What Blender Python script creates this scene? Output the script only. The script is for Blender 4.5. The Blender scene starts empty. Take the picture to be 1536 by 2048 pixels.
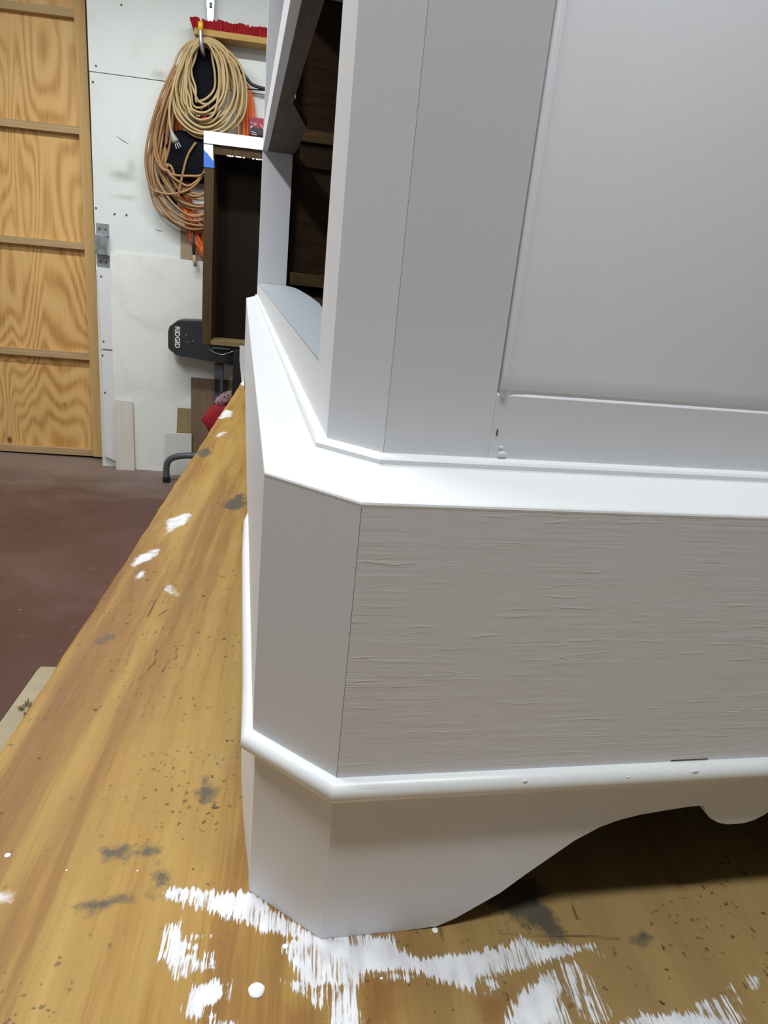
import bpy, bmesh, math, random
import numpy as np
from mathutils import Vector, Matrix, noise

random.seed(7)
C = bpy.context.scene.collection
PI = math.pi

# ------------------------------------------------------------------ camera, lights, exposure
BENCH_Z = 0.82                       # bench top above the floor
CAB_ROT = math.radians(5.4)          # the cabinet stands slightly askew on the bench
F_PX = 1399.0
YAW, PITCH, ROLL = math.radians(7.30), math.radians(18.397), math.radians(-5.914)
CAM = Vector((-0.035, -0.373, 1.270))

fwd = Vector((math.sin(YAW)*math.cos(PITCH), math.cos(YAW)*math.cos(PITCH), -math.sin(PITCH)))
rt0 = Vector((math.cos(YAW), -math.sin(YAW), 0))
dn0 = fwd.cross(rt0)
rt = rt0*math.cos(ROLL) + dn0*math.sin(ROLL)
dn = -rt0*math.sin(ROLL) + dn0*math.cos(ROLL)
cam_data = bpy.data.cameras.new('camera')
cam = bpy.data.objects.new('camera', cam_data)
C.objects.link(cam)
m = Matrix((rt, -dn, -fwd)).transposed().to_4x4()
m.translation = CAM
cam.matrix_world = m
cam_data.sensor_fit = 'VERTICAL'
cam_data.sensor_height = 24.0
cam_data.lens = 24.0*F_PX/2048.0
cam_data.clip_start = 0.02
cam_data.clip_end = 60
bpy.context.scene.camera = cam

vs = bpy.context.scene.view_settings
vs.view_transform = 'Standard'
vs.look = 'None'
vs.gamma = 1.0
vs.use_curve_mapping = False
vs.exposure = 0.0

world = bpy.data.worlds.new('world')
bpy.context.scene.world = world
world.use_nodes = True
world.node_tree.nodes['Background'].inputs[0].default_value = (0.8, 0.88, 1.0, 1)
world.node_tree.nodes['Background'].inputs[1].default_value = 0.05

def tube_light(name, loc, length, power, rotz=0.0, width=0.12, col=(0.93, 0.985, 1.0)):
    d = bpy.data.lights.new(name, 'AREA')
    d.shape = 'RECTANGLE'
    d.size = length
    d.size_y = width
    d.energy = power
    d.color = col
    o = bpy.data.objects.new(name, d)
    C.objects.link(o)
    o.location = loc
    o.rotation_euler = (0, 0, rotz)
    return o

# ceiling fluorescents of the workshop (all above / behind the camera)
tube_light('ceiling_lamp_bench', (0.05, -0.40, 2.88), 1.2, 28, 0.0, 0.10)
tube_light('ceiling_lamp_left', (-1.25, 0.85, 2.88), 1.2, 43, PI/2, 0.14)
tube_light('ceiling_lamp_far', (-0.8, 2.5, 2.88), 2.4, 60, 0.0, 0.14)

# ------------------------------------------------------------------ measuring helpers
def pix_ray(u, v):
    return rt*((u-768)/F_PX) + dn*((v-1024)/F_PX) + fwd
def at_z(u, v, z):
    d = pix_ray(u, v); t = (z-CAM.z)/d.z
    return CAM + d*t
def at_y(u, v, y):
    d = pix_ray(u, v); t = (y-CAM.y)/d.y
    return CAM + d*t

# ------------------------------------------------------------------ materials
def new_mat(name, col, rough=0.5, metal=0.0, spec=0.5):
    mt = bpy.data.materials.new(name)
    mt.use_nodes = True
    b = mt.node_tree.nodes['Principled BSDF']
    b.inputs['Base Color'].default_value = (*col, 1)
    b.inputs['Roughness'].default_value = rough
    b.inputs['Metallic'].default_value = metal
    b.inputs['Specular IOR Level'].default_value = spec
    return mt
class NT:
    def __init__(s, mt):
        s.t = mt.node_tree; s.b = s.t.nodes['Principled BSDF']
    def n(s, typ, **kw):
        nd = s.t.nodes.new(typ)
        for k, v in kw.items():
            if k.startswith('i_'):
                key = k[2:].replace('_', ' ')
                nd.inputs[key].default_value = v
            else: setattr(nd, k, v)
        return nd
    def l(s, a, b): s.t.links.new(a, b)
    def coords(s, scale, rot=(0, 0, 0), loc=(0, 0, 0)):
        tc = s.n('ShaderNodeTexCoord'); mp = s.n('ShaderNodeMapping')
        mp.inputs['Scale'].default_value = scale
        mp.inputs['Rotation'].default_value = rot
        mp.inputs['Location'].default_value = loc
        s.l(tc.outputs['Object'], mp.inputs[0]); return mp.outputs[0]
    def noise(s, vec, scale=1.0, detail=3, rough=0.55, dist=0.0):
        nd = s.n('ShaderNodeTexNoise')
        nd.inputs['Scale'].default_value = scale; nd.inputs['Detail'].default_value = detail
        nd.inputs['Roughness'].default_value = rough; nd.inputs['Distortion'].default_value = dist
        s.l(vec, nd.inputs['Vector']); return nd.outputs['Fac']
    def ramp(s, fac, stops, interp='LINEAR'):
        nd = s.n('ShaderNodeValToRGB'); e = nd.color_ramp
        e.interpolation = interp
        while len(e.elements) < len(stops): e.elements.new(0.5)
        for el, (p, c) in zip(e.elements, stops):
            el.position = p; el.color = (*c, 1) if len(c) == 3 else c
        s.l(fac, nd.inputs[0]); return nd.outputs[0]
    def rmap(s, val, a, b, c=0.0, d=1.0):
        nd = s.n('ShaderNodeMapRange'); nd.clamp = True
        nd.inputs[1].default_value = a; nd.inputs[2].default_value = b
        nd.inputs[3].default_value = c; nd.inputs[4].default_value = d
        s.l(val, nd.inputs[0]); return nd.outputs[0]
    def math(s, op, a, b=None, c=None):
        nd = s.n('ShaderNodeMath'); nd.operation = op
        for i, x in enumerate((a, b, c)):
            if x is None: continue
            if isinstance(x, (int, float)): nd.inputs[i].default_value = x
            else: s.l(x, nd.inputs[i])
        return nd.outputs[0]
    def mix(s, fac, a, b, mode='MIX'):
        nd = s.n('ShaderNodeMix'); nd.data_type = 'RGBA'; nd.blend_type = mode
        if isinstance(fac, (int, float)): nd.inputs[0].default_value = fac
        else: s.l(fac, nd.inputs[0])
        for i, x in ((6, a), (7, b)):
            if isinstance(x, tuple): nd.inputs[i].default_value = (*x, 1)
            else: s.l(x, nd.inputs[i])
        return nd.outputs[2]
    def bump(s, h, strength=0.3, dist=0.001, prev=None):
        nd = s.n('ShaderNodeBump'); nd.inputs['Strength'].default_value = strength
        nd.inputs['Distance'].default_value = dist
        s.l(h, nd.inputs['Height'])
        if prev is not None: s.l(prev, nd.inputs['Normal'])
        return nd.outputs[0]

# white brushed paint on the cabinet
def paint_mat(name, scale, strength, rough=0.38, col=(0.785, 0.785, 0.825), wavy=False):
    mt = new_mat(name, col, rough); t = NT(mt)
    v = t.coords(scale)
    a = t.noise(v, 1.0, 5, 0.6, 0.6)
    if wavy:
        patch = t.rmap(t.noise(t.coords((9, 9, 16)), 1.0, 3), 0.40, 0.62, 0.15, 1.0)
        ridge = t.rmap(t.noise(t.coords((22, 30, 260)), 1.0, 2, 0.5, 0.8), 0.60, 0.72)
        a = t.math('ADD', t.math('MULTIPLY', a, patch), t.math('MULTIPLY', ridge, t.math('MULTIPLY', patch, 0.5)))
    v2 = t.coords((900, 900, 900)); b = t.noise(v2, 1.0, 2)
    n1 = t.bump(a, strength, 0.0012)
    n2 = t.bump(b, 0.12, 0.0003, n1)
    t.l(n2, t.b.inputs['Normal'])
    v3 = t.coords((14, 14, 14)); c = t.noise(v3, 1.0, 4)
    t.l(t.mix(c, tuple(x*0.965 for x in col), col), t.b.inputs['Base Color'])
    return mt
M = {}
M['paint_side'] = paint_mat('white_paint_horizontal_strokes', (9, 30, 210), 0.36, wavy=True)
M['paint_vert'] = paint_mat('white_paint_vertical_strokes', (60, 60, 6), 0.16)
M['paint_smooth'] = paint_mat('white_paint_smooth', (25, 25, 25), 0.12)
M['paint_ledge'] = paint_mat('white_paint_moulding', (18, 9, 30), 0.18, 0.32, (0.85, 0.86, 0.875))
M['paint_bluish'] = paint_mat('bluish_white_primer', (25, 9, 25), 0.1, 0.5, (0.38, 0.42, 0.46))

def raw_wood(name, c1, c2, scale, rough=0.65):
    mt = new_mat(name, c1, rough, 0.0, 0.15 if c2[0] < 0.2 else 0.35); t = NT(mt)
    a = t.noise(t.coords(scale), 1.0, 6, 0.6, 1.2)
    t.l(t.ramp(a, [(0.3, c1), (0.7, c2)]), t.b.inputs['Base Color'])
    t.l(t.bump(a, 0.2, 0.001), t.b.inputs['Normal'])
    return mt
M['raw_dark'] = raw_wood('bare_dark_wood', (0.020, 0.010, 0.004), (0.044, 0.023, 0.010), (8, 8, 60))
M['raw_mid'] = raw_wood('bare_brown_wood', (0.075, 0.042, 0.018), (0.13, 0.075, 0.034), (6, 60, 60))
M['raw_grey'] = raw_wood('grey_brown_wood', (0.10, 0.075, 0.058), (0.17, 0.13, 0.10), (60, 6, 60))  # grey-brown tone for the underside of the middle shelf
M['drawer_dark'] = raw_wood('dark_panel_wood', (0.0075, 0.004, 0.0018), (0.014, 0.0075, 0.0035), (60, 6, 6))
M['drawer_side'] = raw_wood('drawer_edge_wood', (0.040, 0.023, 0.010), (0.085, 0.050, 0.020), (60, 60, 5))
M['drawer_ochre'] = raw_wood('drawer_inner_wood', (0.15, 0.105, 0.042), (0.22, 0.155, 0.065), (6, 60, 60))

# ------------------------------------------------------------------ mesh helpers
def link_bm(name, bm, mat, parent=None, smooth=False):
    me = bpy.data.meshes.new(name)
    bmesh.ops.recalc_face_normals(bm, faces=bm.faces)
    bm.to_mesh(me); bm.free()
    if isinstance(mat, (list, tuple)):
        for x in mat: me.materials.append(x)
    else: me.materials.append(mat)
    if smooth:
        for p in me.polygons: p.use_smooth = True
    o = bpy.data.objects.new(name, me); C.objects.link(o)
    if parent: o.parent = parent
    return o
def thing(name, label, cat, loc=(0, 0, 0), rot=(0, 0, 0), group=None):
    o = bpy.data.objects.new(name, None); C.objects.link(o)
    o.location = loc; o.rotation_euler = rot
    o['label'] = label; o['category'] = cat
    if group: o['group'] = group
    return o
def tag(o, label, cat, group=None):
    o['label'] = label; o['category'] = cat
    if group: o['group'] = group
    return o
def struct(o): o['kind'] = 'structure'; return o
def bevel(bm, w, seg=2, ang=0.5):
    es = [e for e in bm.edges if len(e.link_faces) == 2 and e.calc_face_angle(0) > ang]
    bmesh.ops.bevel(bm, geom=es, offset=w, segments=seg, affect='EDGES', profile=0.5, clamp_overlap=True)
def add_box(bm, x0, x1, y0, y1, z0, z1):
    vs_ = [bm.verts.new((x, y, z)) for z in (z0, z1) for y in (y0, y1) for x in (x0, x1)]
    for f in ((0, 2, 3, 1), (4, 5, 7, 6), (0, 1, 5, 4), (2, 6, 7, 3), (0, 4, 6, 2), (1, 3, 7, 5)):
        bm.faces.new([vs_[i] for i in f])
def box_obj(name, dims, mat, parent=None, bev=0.0015):
    bm = bmesh.new(); add_box(bm, *dims)
    if bev: bevel(bm, bev)
    return link_bm(name, bm, mat, parent)
def add_prism(bm, pts, lo, hi, axis='z'):
    """extrude a 2-D outline; axis z: pts are (x,y); axis y: pts are (x,z); axis x: pts are (y,z)"""
    def mk(p, h):
        if axis == 'z': return (p[0], p[1], h)
        if axis == 'y': return (p[0], h, p[1])
        return (h, p[0], p[1])
    a = [bm.verts.new(mk(p, lo)) for p in pts]; b = [bm.verts.new(mk(p, hi)) for p in pts]
    n = len(pts)
    bm.faces.new(a[::-1]); bm.faces.new(b)
    for i in range(n): bm.faces.new((a[i], a[(i+1) % n], b[(i+1) % n], b[i]))
def prism_obj(name, pts, lo, hi, mat, parent=None, axis='z', bev=0.0015):
    bm = bmesh.new(); add_prism(bm, pts, lo, hi, axis)
    if bev: bevel(bm, bev)
    return link_bm(name, bm, mat, parent)
def smooth_path(pts, n=6, closed=False):
    P = [Vector(p) for p in pts]; out = []
    N = len(P)
    rng = range(N) if closed else range(N-1)
    for i in rng:
        if closed: p0, p1, p2, p3 = P[(i-1) % N], P[i], P[(i+1) % N], P[(i+2) % N]
        else: p0, p1, p2, p3 = P[max(i-1, 0)], P[i], P[i+1], P[min(i+2, N-1)]
        for k in range(n):
            t = k/n
            out.append(0.5*((2*p1)+(p2-p0)*t+(2*p0-5*p1+4*p2-p3)*t*t+(3*p1-p0-3*p2+p3)*t*t*t))
    if not closed: out.append(P[-1])
    return out
def add_tube(bm, pts, r, seg=8, closed=False):
    pts = [Vector(p) for p in pts]; n = len(pts); rings = []
    up = None
    for i, p in enumerate(pts):
        if closed: t = (pts[(i+1) % n]-pts[(i-1) % n])
        else: t = pts[min(i+1, n-1)]-pts[max(i-1, 0)]
        if t.length < 1e-9: t = Vector((0, 0, 1))
        t.normalize()
        if up is None:
            up = Vector((0, 1, 0)) if abs(t.y) < 0.9 else Vector((1, 0, 0))
        a = (up - t*up.dot(t))
        if a.length < 1e-4: a = t.orthogonal()
        a.normalize(); b = t.cross(a); up = a
        rr = r[i] if isinstance(r, (list, tuple)) else r
        rings.append([bm.verts.new(p+a*rr*math.cos(2*PI*k/seg)+b*rr*math.sin(2*PI*k/seg)) for k in range(seg)])
    rng = range(n) if closed else range(n-1)
    for i in rng:
        A, B = rings[i], rings[(i+1) % n]
        for k in range(seg): bm.faces.new((A[k], A[(k+1) % seg], B[(k+1) % seg], B[k]))
    if not closed:
        bm.faces.new(rings[0][::-1]); bm.faces.new(rings[-1])
def tube_obj(name, pts, r, mat, parent=None, seg=10):
    bm = bmesh.new(); add_tube(bm, pts, r, seg)
    return link_bm(name, bm, mat, parent, True)

# ================================================================== STRUCTURE
# floor: worn oxide-red painted concrete
mt = new_mat('red_floor_paint', (0.12, 0.06, 0.05), 0.55, 0.0, 0.3); t = NT(mt)
a = t.noise(t.coords((1.1, 1.1, 1.1)), 1.0, 6, 0.62, 0.4)
b = t.noise(t.coords((22, 22, 22)), 1.0, 5, 0.7)
sx = t.n('ShaderNodeSeparateXYZ'); tc = t.n('ShaderNodeTexCoord'); t.l(tc.outputs['Object'], sx.inputs[0])
col = t.ramp(a, [(0.30, (0.078, 0.037, 0.027)), (0.52, (0.105, 0.050, 0.036)), (0.72, (0.155, 0.088, 0.070))])
wn = t.noise(t.coords((2.5, 5, 1)), 1.0, 5, 0.65)
near_wall = t.rmap(t.math('ADD', sx.outputs[1], t.math('MULTIPLY', wn, 0.9)), 3.75, 4.45)
col = t.mix(t.math('MULTIPLY', near_wall, 0.75), col, (0.30, 0.235, 0.20))
col = t.mix(t.rmap(b, 0.60, 0.80, 0, 0.5), col, (0.26, 0.19, 0.17))
vo = t.n('ShaderNodeTexVoronoi'); vo.inputs['Scale'].default_value = 7.0
t.l(t.coords((1, 1, 1)), vo.inputs['Vector'])
col = t.mix(t.rmap(vo.outputs['Distance'], 0.020, 0.035, 0.75, 0.0), col, (0.55, 0.48, 0.44))
t.l(col, t.b.inputs['Base Color'])
t.l(t.rmap(a, 0.3, 0.7, 0.38, 0.7), t.b.inputs['Roughness'])
t.l(t.bump(b, 0.15, 0.002), t.b.inputs['Normal'])
struct(box_obj('floor', (-3.6, 3.2, -3.2, 4.7, -0.1, 0.0), mt, None, 0))

# painted wall sheets
def wall_paint(name, base, dirty, amount=0.5, scale=1.0, patch=True):
    mt = new_mat(name, base, 0.6); t = NT(mt)
    a = t.noise(t.coords((1.7*scale, 1.7, 2.6*scale)), 1.0, 6, 0.65, 0.8)
    b = t.noise(t.coords((45, 45, 45)), 1.0, 4, 0.7)
    c = t.mix(t.rmap(a, 0.50, 0.78, 0, amount), base, dirty)
    c = t.mix(t.rmap(b, 0.60, 0.85, 0, 0.35), c, dirty)
    t.l(c, t.b.inputs['Base Color'])
    t.l(t.bump(b, 0.12, 0.002), t.b.inputs['Normal'])
    return mt, t, c
WALL_Y = 3.98
wm, t, c = wall_paint('white_wall_paint', (0.74, 0.765, 0.735), (0.50, 0.49, 0.42), 0.35)
# two grey-green scuffs on the sheet, shapes of their own
tc = t.n('ShaderNodeTexCoord')
for (px, py, sx_, sz_, k) in ((248, 352, 0.085, 0.032, 0.75), (250, 395, 0.075, 0.020, 0.45), (262, 335, 0.035, 0.045, 0.5), (318, 150, 0.05, 0.03, 0.6), (470, 160, 0.13, 0.055, 0.55)):
    q = at_y(px, py, WALL_Y)
    mp = t.n('ShaderNodeMapping'); mp.inputs['Location'].default_value = (-q.x/sx_, 0, -q.z/sz_)
    mp.inputs['Scale'].default_value = (1/sx_, 0, 1/sz_)
    t.l(tc.outputs['Object'], mp.inputs[0])
    ln = t.n('ShaderNodeVectorMath'); ln.operation = 'LENGTH'; t.l(mp.outputs[0], ln.inputs[0])
    nn = t.noise(t.coords((18, 18, 26)), 1.0, 5, 0.6)
    d = t.math('ADD', ln.outputs['Value'], t.math('MULTIPLY', nn, 1.1))
    c = t.mix(t.rmap(d, 0.8, 1.7, k, 0.0), c, (0.42, 0.42, 0.33))
t.l(c, t.b.inputs['Base Color'])
XL = -1.262   # left end of the far wall, where the door begins
bm = bmesh.new()
seamz = at_y(250, 152, WALL_Y).z
add_prism(bm, [(XL, 0.0), (3.1, 0.0), (3.1, seamz-0.002), (XL-0.007, seamz-0.002)], WALL_Y, WALL_Y+0.05, 'y')
add_prism(bm, [(XL-0.008, seamz+0.002), (3.1, seamz+0.002), (3.1, 3.0), (XL-0.014, 3.0)], WALL_Y-0.0015, WALL_Y+0.05, 'y')
bevel(bm, 0.002)
add_box(bm, XL+0.004, 3.1, WALL_Y+0.02, WALL_Y+0.08, 0.0, 3.0)
wall_far = struct(link_bm('wall_far', bm, wm))
dark_screw = new_mat('rusty_screw', (0.09, 0.07, 0.05), 0.6)
bm = bmesh.new()
for (u, v) in ((192, 132), (186, 164), (243, 10), (192, 416), (253, 430), (229, 428)):
    q = at_y(u, v, WALL_Y)
    mtx = Matrix.Translation((q.x, WALL_Y-0.003, q.z)) @ Matrix.Rotation(PI/2, 4, 'X')
    bmesh.ops.create_cone(bm, cap_ends=True, segments=10, radius1=0.006, radius2=0.004, depth=0.006, matrix=mtx)
link_bm('screw_heads', bm, dark_screw, wall_far)
# scratches on the wall sheet
for (u0, v0, u1, v1) in ((233, 272, 258, 288), (311, 459, 325, 462)):
    bm = bmesh.new(); p0 = at_y(u0, v0, WALL_Y-0.001); p1 = at_y(u1, v1, WALL_Y-0.001)
    add_tube(bm, [p0, (p0+p1)/2+Vector((0, 0, -0.003)), p1], [0.0006, 0.0018, 0.0006], 5)
    link_bm('scratch', bm, dark_screw, wall_far)

wm2, _, _ = wall_paint('side_wall_paint', (0.66, 0.66, 0.63), (0.5, 0.5, 0.45), 0.3)
struct(box_obj('wall_left', (-3.7, -3.6, -3.2, 4.7, 0, 3.0), wm2, None, 0))
struct(box_obj('wall_right', (3.1, 3.2, -3.2, 4.7, 0, 3.0), wm2, None, 0))
struct(box_obj('wall_back', (-3.7, 3.2, -3.3, -3.2, 0, 3.0), wm2, None, 0))
struct(box_obj('wall_beyond', (-3.7, XL-0.02, 4.45, 4.55, 0, 3.0), M['raw_dark'], None, 0))  # dark colour stands in for the shade in the gap beside the door
struct(box_obj('ceiling', (-3.7, 3.2, -3.3, 4.7, 3.0, 3.1), wm2, None, 0))

# ---- plywood sliding door on the left
def plywood(name, c1, c2, c3, knots=True, seed=0.0):
    mt = new_mat(name, c2, 0.55); t = NT(mt)
    v = t.coords((2.2, 2.2, 0.55), loc=(seed, 0, seed*0.7))
    a = t.noise(v, 1.0, 2, 0.45, 0.5)
    s_ = t.math('SINE', t.math('MULTIPLY', a, 150.0))
    fine = t.noise(t.coords((120, 120, 3.0)), 1.0, 4, 0.7)
    blot = t.noise(t.coords((3, 3, 2)), 1.0, 4)
    g = t.math('ADD', t.math('MULTIPLY', s_, 0.15), t.math('ADD', t.math('MULTIPLY', fine, 0.55), t.math('MULTIPLY', blot, 0.45)))
    c = t.ramp(g, [(0.25, c1), (0.52, c2), (0.85, c3)])
    if knots:
        vo = t.n('ShaderNodeTexVoronoi'); vo.inputs['Scale'].default_value = 1.0
        t.l(t.coords((3.4, 0.01, 2.3), loc=(0.35+seed, 0, 0.2)), vo.inputs['Vector'])
        c = t.mix(t.rmap(vo.outputs['Distance'], 0.030, 0.075, 0.9, 0.0), c, (0.07, 0.03, 0.012))
    t.l(c, t.b.inputs['Base Color'])
    t.l(t.bump(fine, 0.1, 0.001), t.b.inputs['Normal'])
    return mt
M['ply_door'] = plywood('door_plywood', (0.50, 0.245, 0.065), (0.74, 0.435, 0.150), (0.82, 0.54, 0.225))
M['batten'] = raw_wood('door_batten_pine', (0.42, 0.28, 0.14), (0.56, 0.39, 0.20), (2, 30, 30))
M['stile'] = raw_wood('door_stile_pine', (0.56, 0.345, 0.13), (0.70, 0.46, 0.19), (30, 30, 1.6))
DY = 4.16
door = thing('door_1', 'large plywood door with pine battens beside the white wall', 'door', (0, 0, 0))
del door['label']; del door['category']; door['kind'] = 'structure'
dxr = -1.303
_p = Vector((dxr, 4.16, 0.85)); _r = Matrix.Rotation(-0.0105, 4, 'Y')
door.matrix_world = Matrix.Translation(_p) @ _r @ Matrix.Translation(-_p) @ Matrix.Translation((0, 0, 0.003))
bm = bmesh.new(); add_box(bm, -2.6, dxr-0.01, DY, DY+0.012, 0.012, 2.98)
link_bm('plywood_sheet', bm, M['ply_door'], door)
bm = bmesh.new(); add_box(bm, dxr-0.058, dxr, DY-0.045, DY, 0.012, 2.98); bevel(bm, 0.003)
link_bm('door_stile', bm, M['stile'], door)
for v in (245, 477, 699, 902):
    q = at_y(80, v+7.5, DY-0.04)
    z0 = max(q.z-0.018, 0.014)
    bm = bmesh.new(); add_box(bm, -2.6, dxr-0.058, DY-0.04, DY, z0, z0+0.038); bevel(bm, 0.002)
    link_bm('door_batten', bm, M['batten'], door)
q = at_y(80, 18, DY-0.04)
bm = bmesh.new(); add_box(bm, -2.6, dxr-0.058, DY-0.04, DY, q.z-0.018, q.z+0.02); bevel(bm, 0.002)
link_bm('door_batten', bm, M['batten'], door)

# narrow white strips between door and leaning panel
M['strip'] = wall_paint('strip_paint', (0.76, 0.75, 0.75), (0.5, 0.47, 0.43), 0.4)[0]
def quad_board(name, pix, y0, thick, mat, z_floor=None, bev=0.002):
    """thin upright board whose face outline is given on the plane y=y0"""
    pts = []
    for (u, v) in pix:
        q = at_y(u, v, y0); pts.append((q.x, q.z))
    if z_floor is not None:
        pts = [(x, max(z, z_floor)) for x, z in pts]
    bm = bmesh.new(); add_prism(bm, pts, y0, y0+thick, 'y')
    if bev: bevel(bm, bev)
    return link_bm(name, bm, mat)
o = quad_board('trim_1', [(195, 534), (222, 537), (228, 699), (202, 697)], 3.958, 0.02, M['strip']); struct(o)
bm = bmesh.new()
for (u, v) in ((202, 553), (207, 683)):
    q = at_y(u, v, 3.957)
    bmesh.ops.create_cone(bm, cap_ends=True, segments=10, radius1=0.006, radius2=0.004, depth=0.004, matrix=Matrix.Translation((q.x, 3.956, q.z)) @ Matrix.Rotation(PI/2, 4, 'X'))
link_bm('screw_heads', bm, dark_screw, o)
o = quad_board('trim_2', [(203, 701), (230, 703), (236, 925), (210, 912)], 3.955, 0.023, M['strip'], 0.002); struct(o)
bm = bmesh.new()
for (u, v) in ((205, 711), (210, 785)):
    q = at_y(u, v, 3.954)
    bmesh.ops.create_cone(bm, cap_ends=True, segments=10, radius1=0.006, radius2=0.004, depth=0.004, matrix=Matrix.Translation((q.x, 3.953, q.z)) @ Matrix.Rotation(PI/2, 4, 'X'))
link_bm('screw_heads', bm, dark_screw, o)

# galvanised door guide bracket
M['galv'] = new_mat('galvanised_steel', (0.50, 0.53, 0.56), 0.35, 0.85); t = NT(M['galv'])
a = t.noise(t.coords((30, 30, 30)), 1.0, 4)
t.l(t.ramp(a, [(0.35, (0.36, 0.39, 0.42)), (0.65, (0.62, 0.65, 0.68))]), t.b.inputs['Base Color'])
q0 = at_y(194, 446, WALL_Y); q1 = at_y(219, 535, WALL_Y)
br = thing('door_guide_bracket', 'galvanised steel hat bracket screwed to the wall at the door edge', 'bracket', ((q0.x+q1.x)/2, WALL_Y, (q0.z+q1.z)/2))
hw = 0.034; hh = (q0.z-q1.z)/2
prof = [(-0.003, hh), (-0.003, hh*0.50), (-0.048, hh*0.46), (-0.048, -hh*0.42), (-0.003, -hh*0.48), (-0.003, -hh)]
prof2 = [(y-0.003, z) for y, z in prof][::-1]
bm = bmesh.new(); add_prism(bm, prof+prof2, -hw, hw, 'x'); bevel(bm, 0.0012)
link_bm('bracket_body', bm, M['galv'], br)
for sx_ in (-0.016, 0.016):
    for sz_ in (hh*0.76, -hh*0.76):
        bm = bmesh.new()
        bmesh.ops.create_cone(bm, cap_ends=True, segments=6, radius1=0.007, radius2=0.006, depth=0.006, matrix=Matrix.Translation((sx_, -0.009, sz_)) @ Matrix.Rotation(PI/2, 4, 'X'))
        link_bm('screw', bm, dark_screw, br)

# ================================================================== LEANING BOARDS
M['panel'] = wall_paint('leaning_panel_paint', (0.84, 0.845, 0.79), (0.50, 0.47, 0.40), 0.42, 2.0)[0]
def lean_board(name, pix, yb, yt, thick, mat, label, cat, zf=0.0):
    """board leaning back: bottom edge at y=yb, top edge at y=yt; pix = TL, TR, BR, BL"""
    TL, TR = at_y(*pix[0], yt), at_y(*pix[1], yt)
    BR, BL = at_y(*pix[2], yb), at_y(*pix[3], yb)
    for q in (BR, BL): q.z = zf
    bm = bmesh.new()
    off = Vector((0, thick, thick*0.03))
    f = [bm.verts.new(q) for q in (TL, TR, BR, BL)]; g = [bm.verts.new(q+off) for q in (TL, TR, BR, BL)]
    bm.faces.new(f); bm.faces.new(g[::-1])
    for i in range(4): bm.faces.new((f[i], g[i], g[(i+1) % 4], f[(i+1) % 4]))
    bevel(bm, 0.0015)
    o = link_bm(name, bm, mat)
    return tag(o, label, cat)
lean_board('leaning_panel', [(219, 505), (520, 533), (560, 962), (232, 933)], 3.935, 3.962, 0.012, M['panel'],
           'large scuffed off-white panel leaning against the wall right of the door', 'panel', 0.001)
M['pinkish'] = raw_wood('faded_pink_board', (0.66, 0.60, 0.53), (0.76, 0.70, 0.63), (30, 30, 2))
lean_board('board_offcut', [(229, 800), (265, 803), (269, 937), (233, 934)], 3.905, 3.922, 0.012, M['pinkish'],
           'pale pinkish narrow board standing at the foot of the off-white panel', 'board', 0.001)
M['brownply'] = raw_wood('brown_hardboard', (0.165, 0.105, 0.065), (0.245, 0.165, 0.11), (25, 25, 3))
lean_board('hardboard_piece', [(382, 755), (475, 762), (500, 975), (381, 955)], 3.89, 3.925, 0.006, M['brownply'],
           'brown hardboard sheet leaning on the off-white panel behind the bench', 'board', 0.001)
M['tanply'] = raw_wood('tan_offcut', (0.27, 0.19, 0.09), (0.36, 0.27, 0.14), (30, 30, 4))
lean_board('plywood_scrap', [(355, 816), (384, 818), (384, 952), (350, 950)], 3.90, 3.926, 0.008, M['tanply'],
           'small tan plywood scrap beside the brown hardboard sheet', 'board', 0.001)
M['offwhite2'] = wall_paint('offcut_paint', (0.66, 0.66, 0.62), (0.45, 0.42, 0.38), 0.5, 2)[0]
lean_board('painted_offcut', [(330, 866), (383, 868), (383, 954), (330, 948)], 3.87, 3.89, 0.012, M['offwhite2'],
           'low grey-white painted offcut standing in front of the tan scrap', 'board', 0.001)

# ================================================================== CORDS AND TOOLS ON THE WALL
M['tan_cord'] = new_mat('tan_cord_rubber', (0.50, 0.355, 0.165), 0.5)
M['brown_cord'] = new_mat('brown_hose_rubber', (0.36, 0.19, 0.075), 0.45)
M['orange_cord'] = new_mat('orange_cord_vinyl', (0.80, 0.16, 0.035), 0.45)
M['black_cloth'] = new_mat('black_nylon', (0.004, 0.0045, 0.008), 0.85, 0.0, 0.15)
M['black_metal'] = new_mat('black_painted_steel', (0.012, 0.012, 0.013), 0.35)
M['grey_plastic'] = new_mat('grey_plug_plastic', (0.35, 0.34, 0.29), 0.5)
M['chrome'] = new_mat('chrome', (0.75, 0.76, 0.77), 0.15, 1.0)
M['yellow_vinyl'] = new_mat('yellow_vinyl', (0.80, 0.55, 0.02), 0.4)

def wp(u, v, off):            # a point in front of the wall
    return at_y(u, v, WALL_Y-off)
# hook
hk = thing('utility_hook', 'steel utility hook with yellow vinyl tip holding the tan cord', 'hook', wp(402, 110, 0))
base = Vector(hk.location)
pp = [wp(409, 112, 0.0), wp(408, 111, 0.06), wp(407, 108, 0.125), wp(405, 100, 0.155), wp(402, 84, 0.165), wp(401, 60, 0.165)]
tube_obj('hook_rod', [p-base for p in smooth_path(pp, 8)], 0.0095, M['galv'], hk, 12)
tube_obj('yellow_tip', [p-base for p in (wp(401, 61, 0.165), wp(401, 52, 0.165), wp(401, 44, 0.165))], 0.0125, M['yellow_vinyl'], hk, 12)

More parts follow.
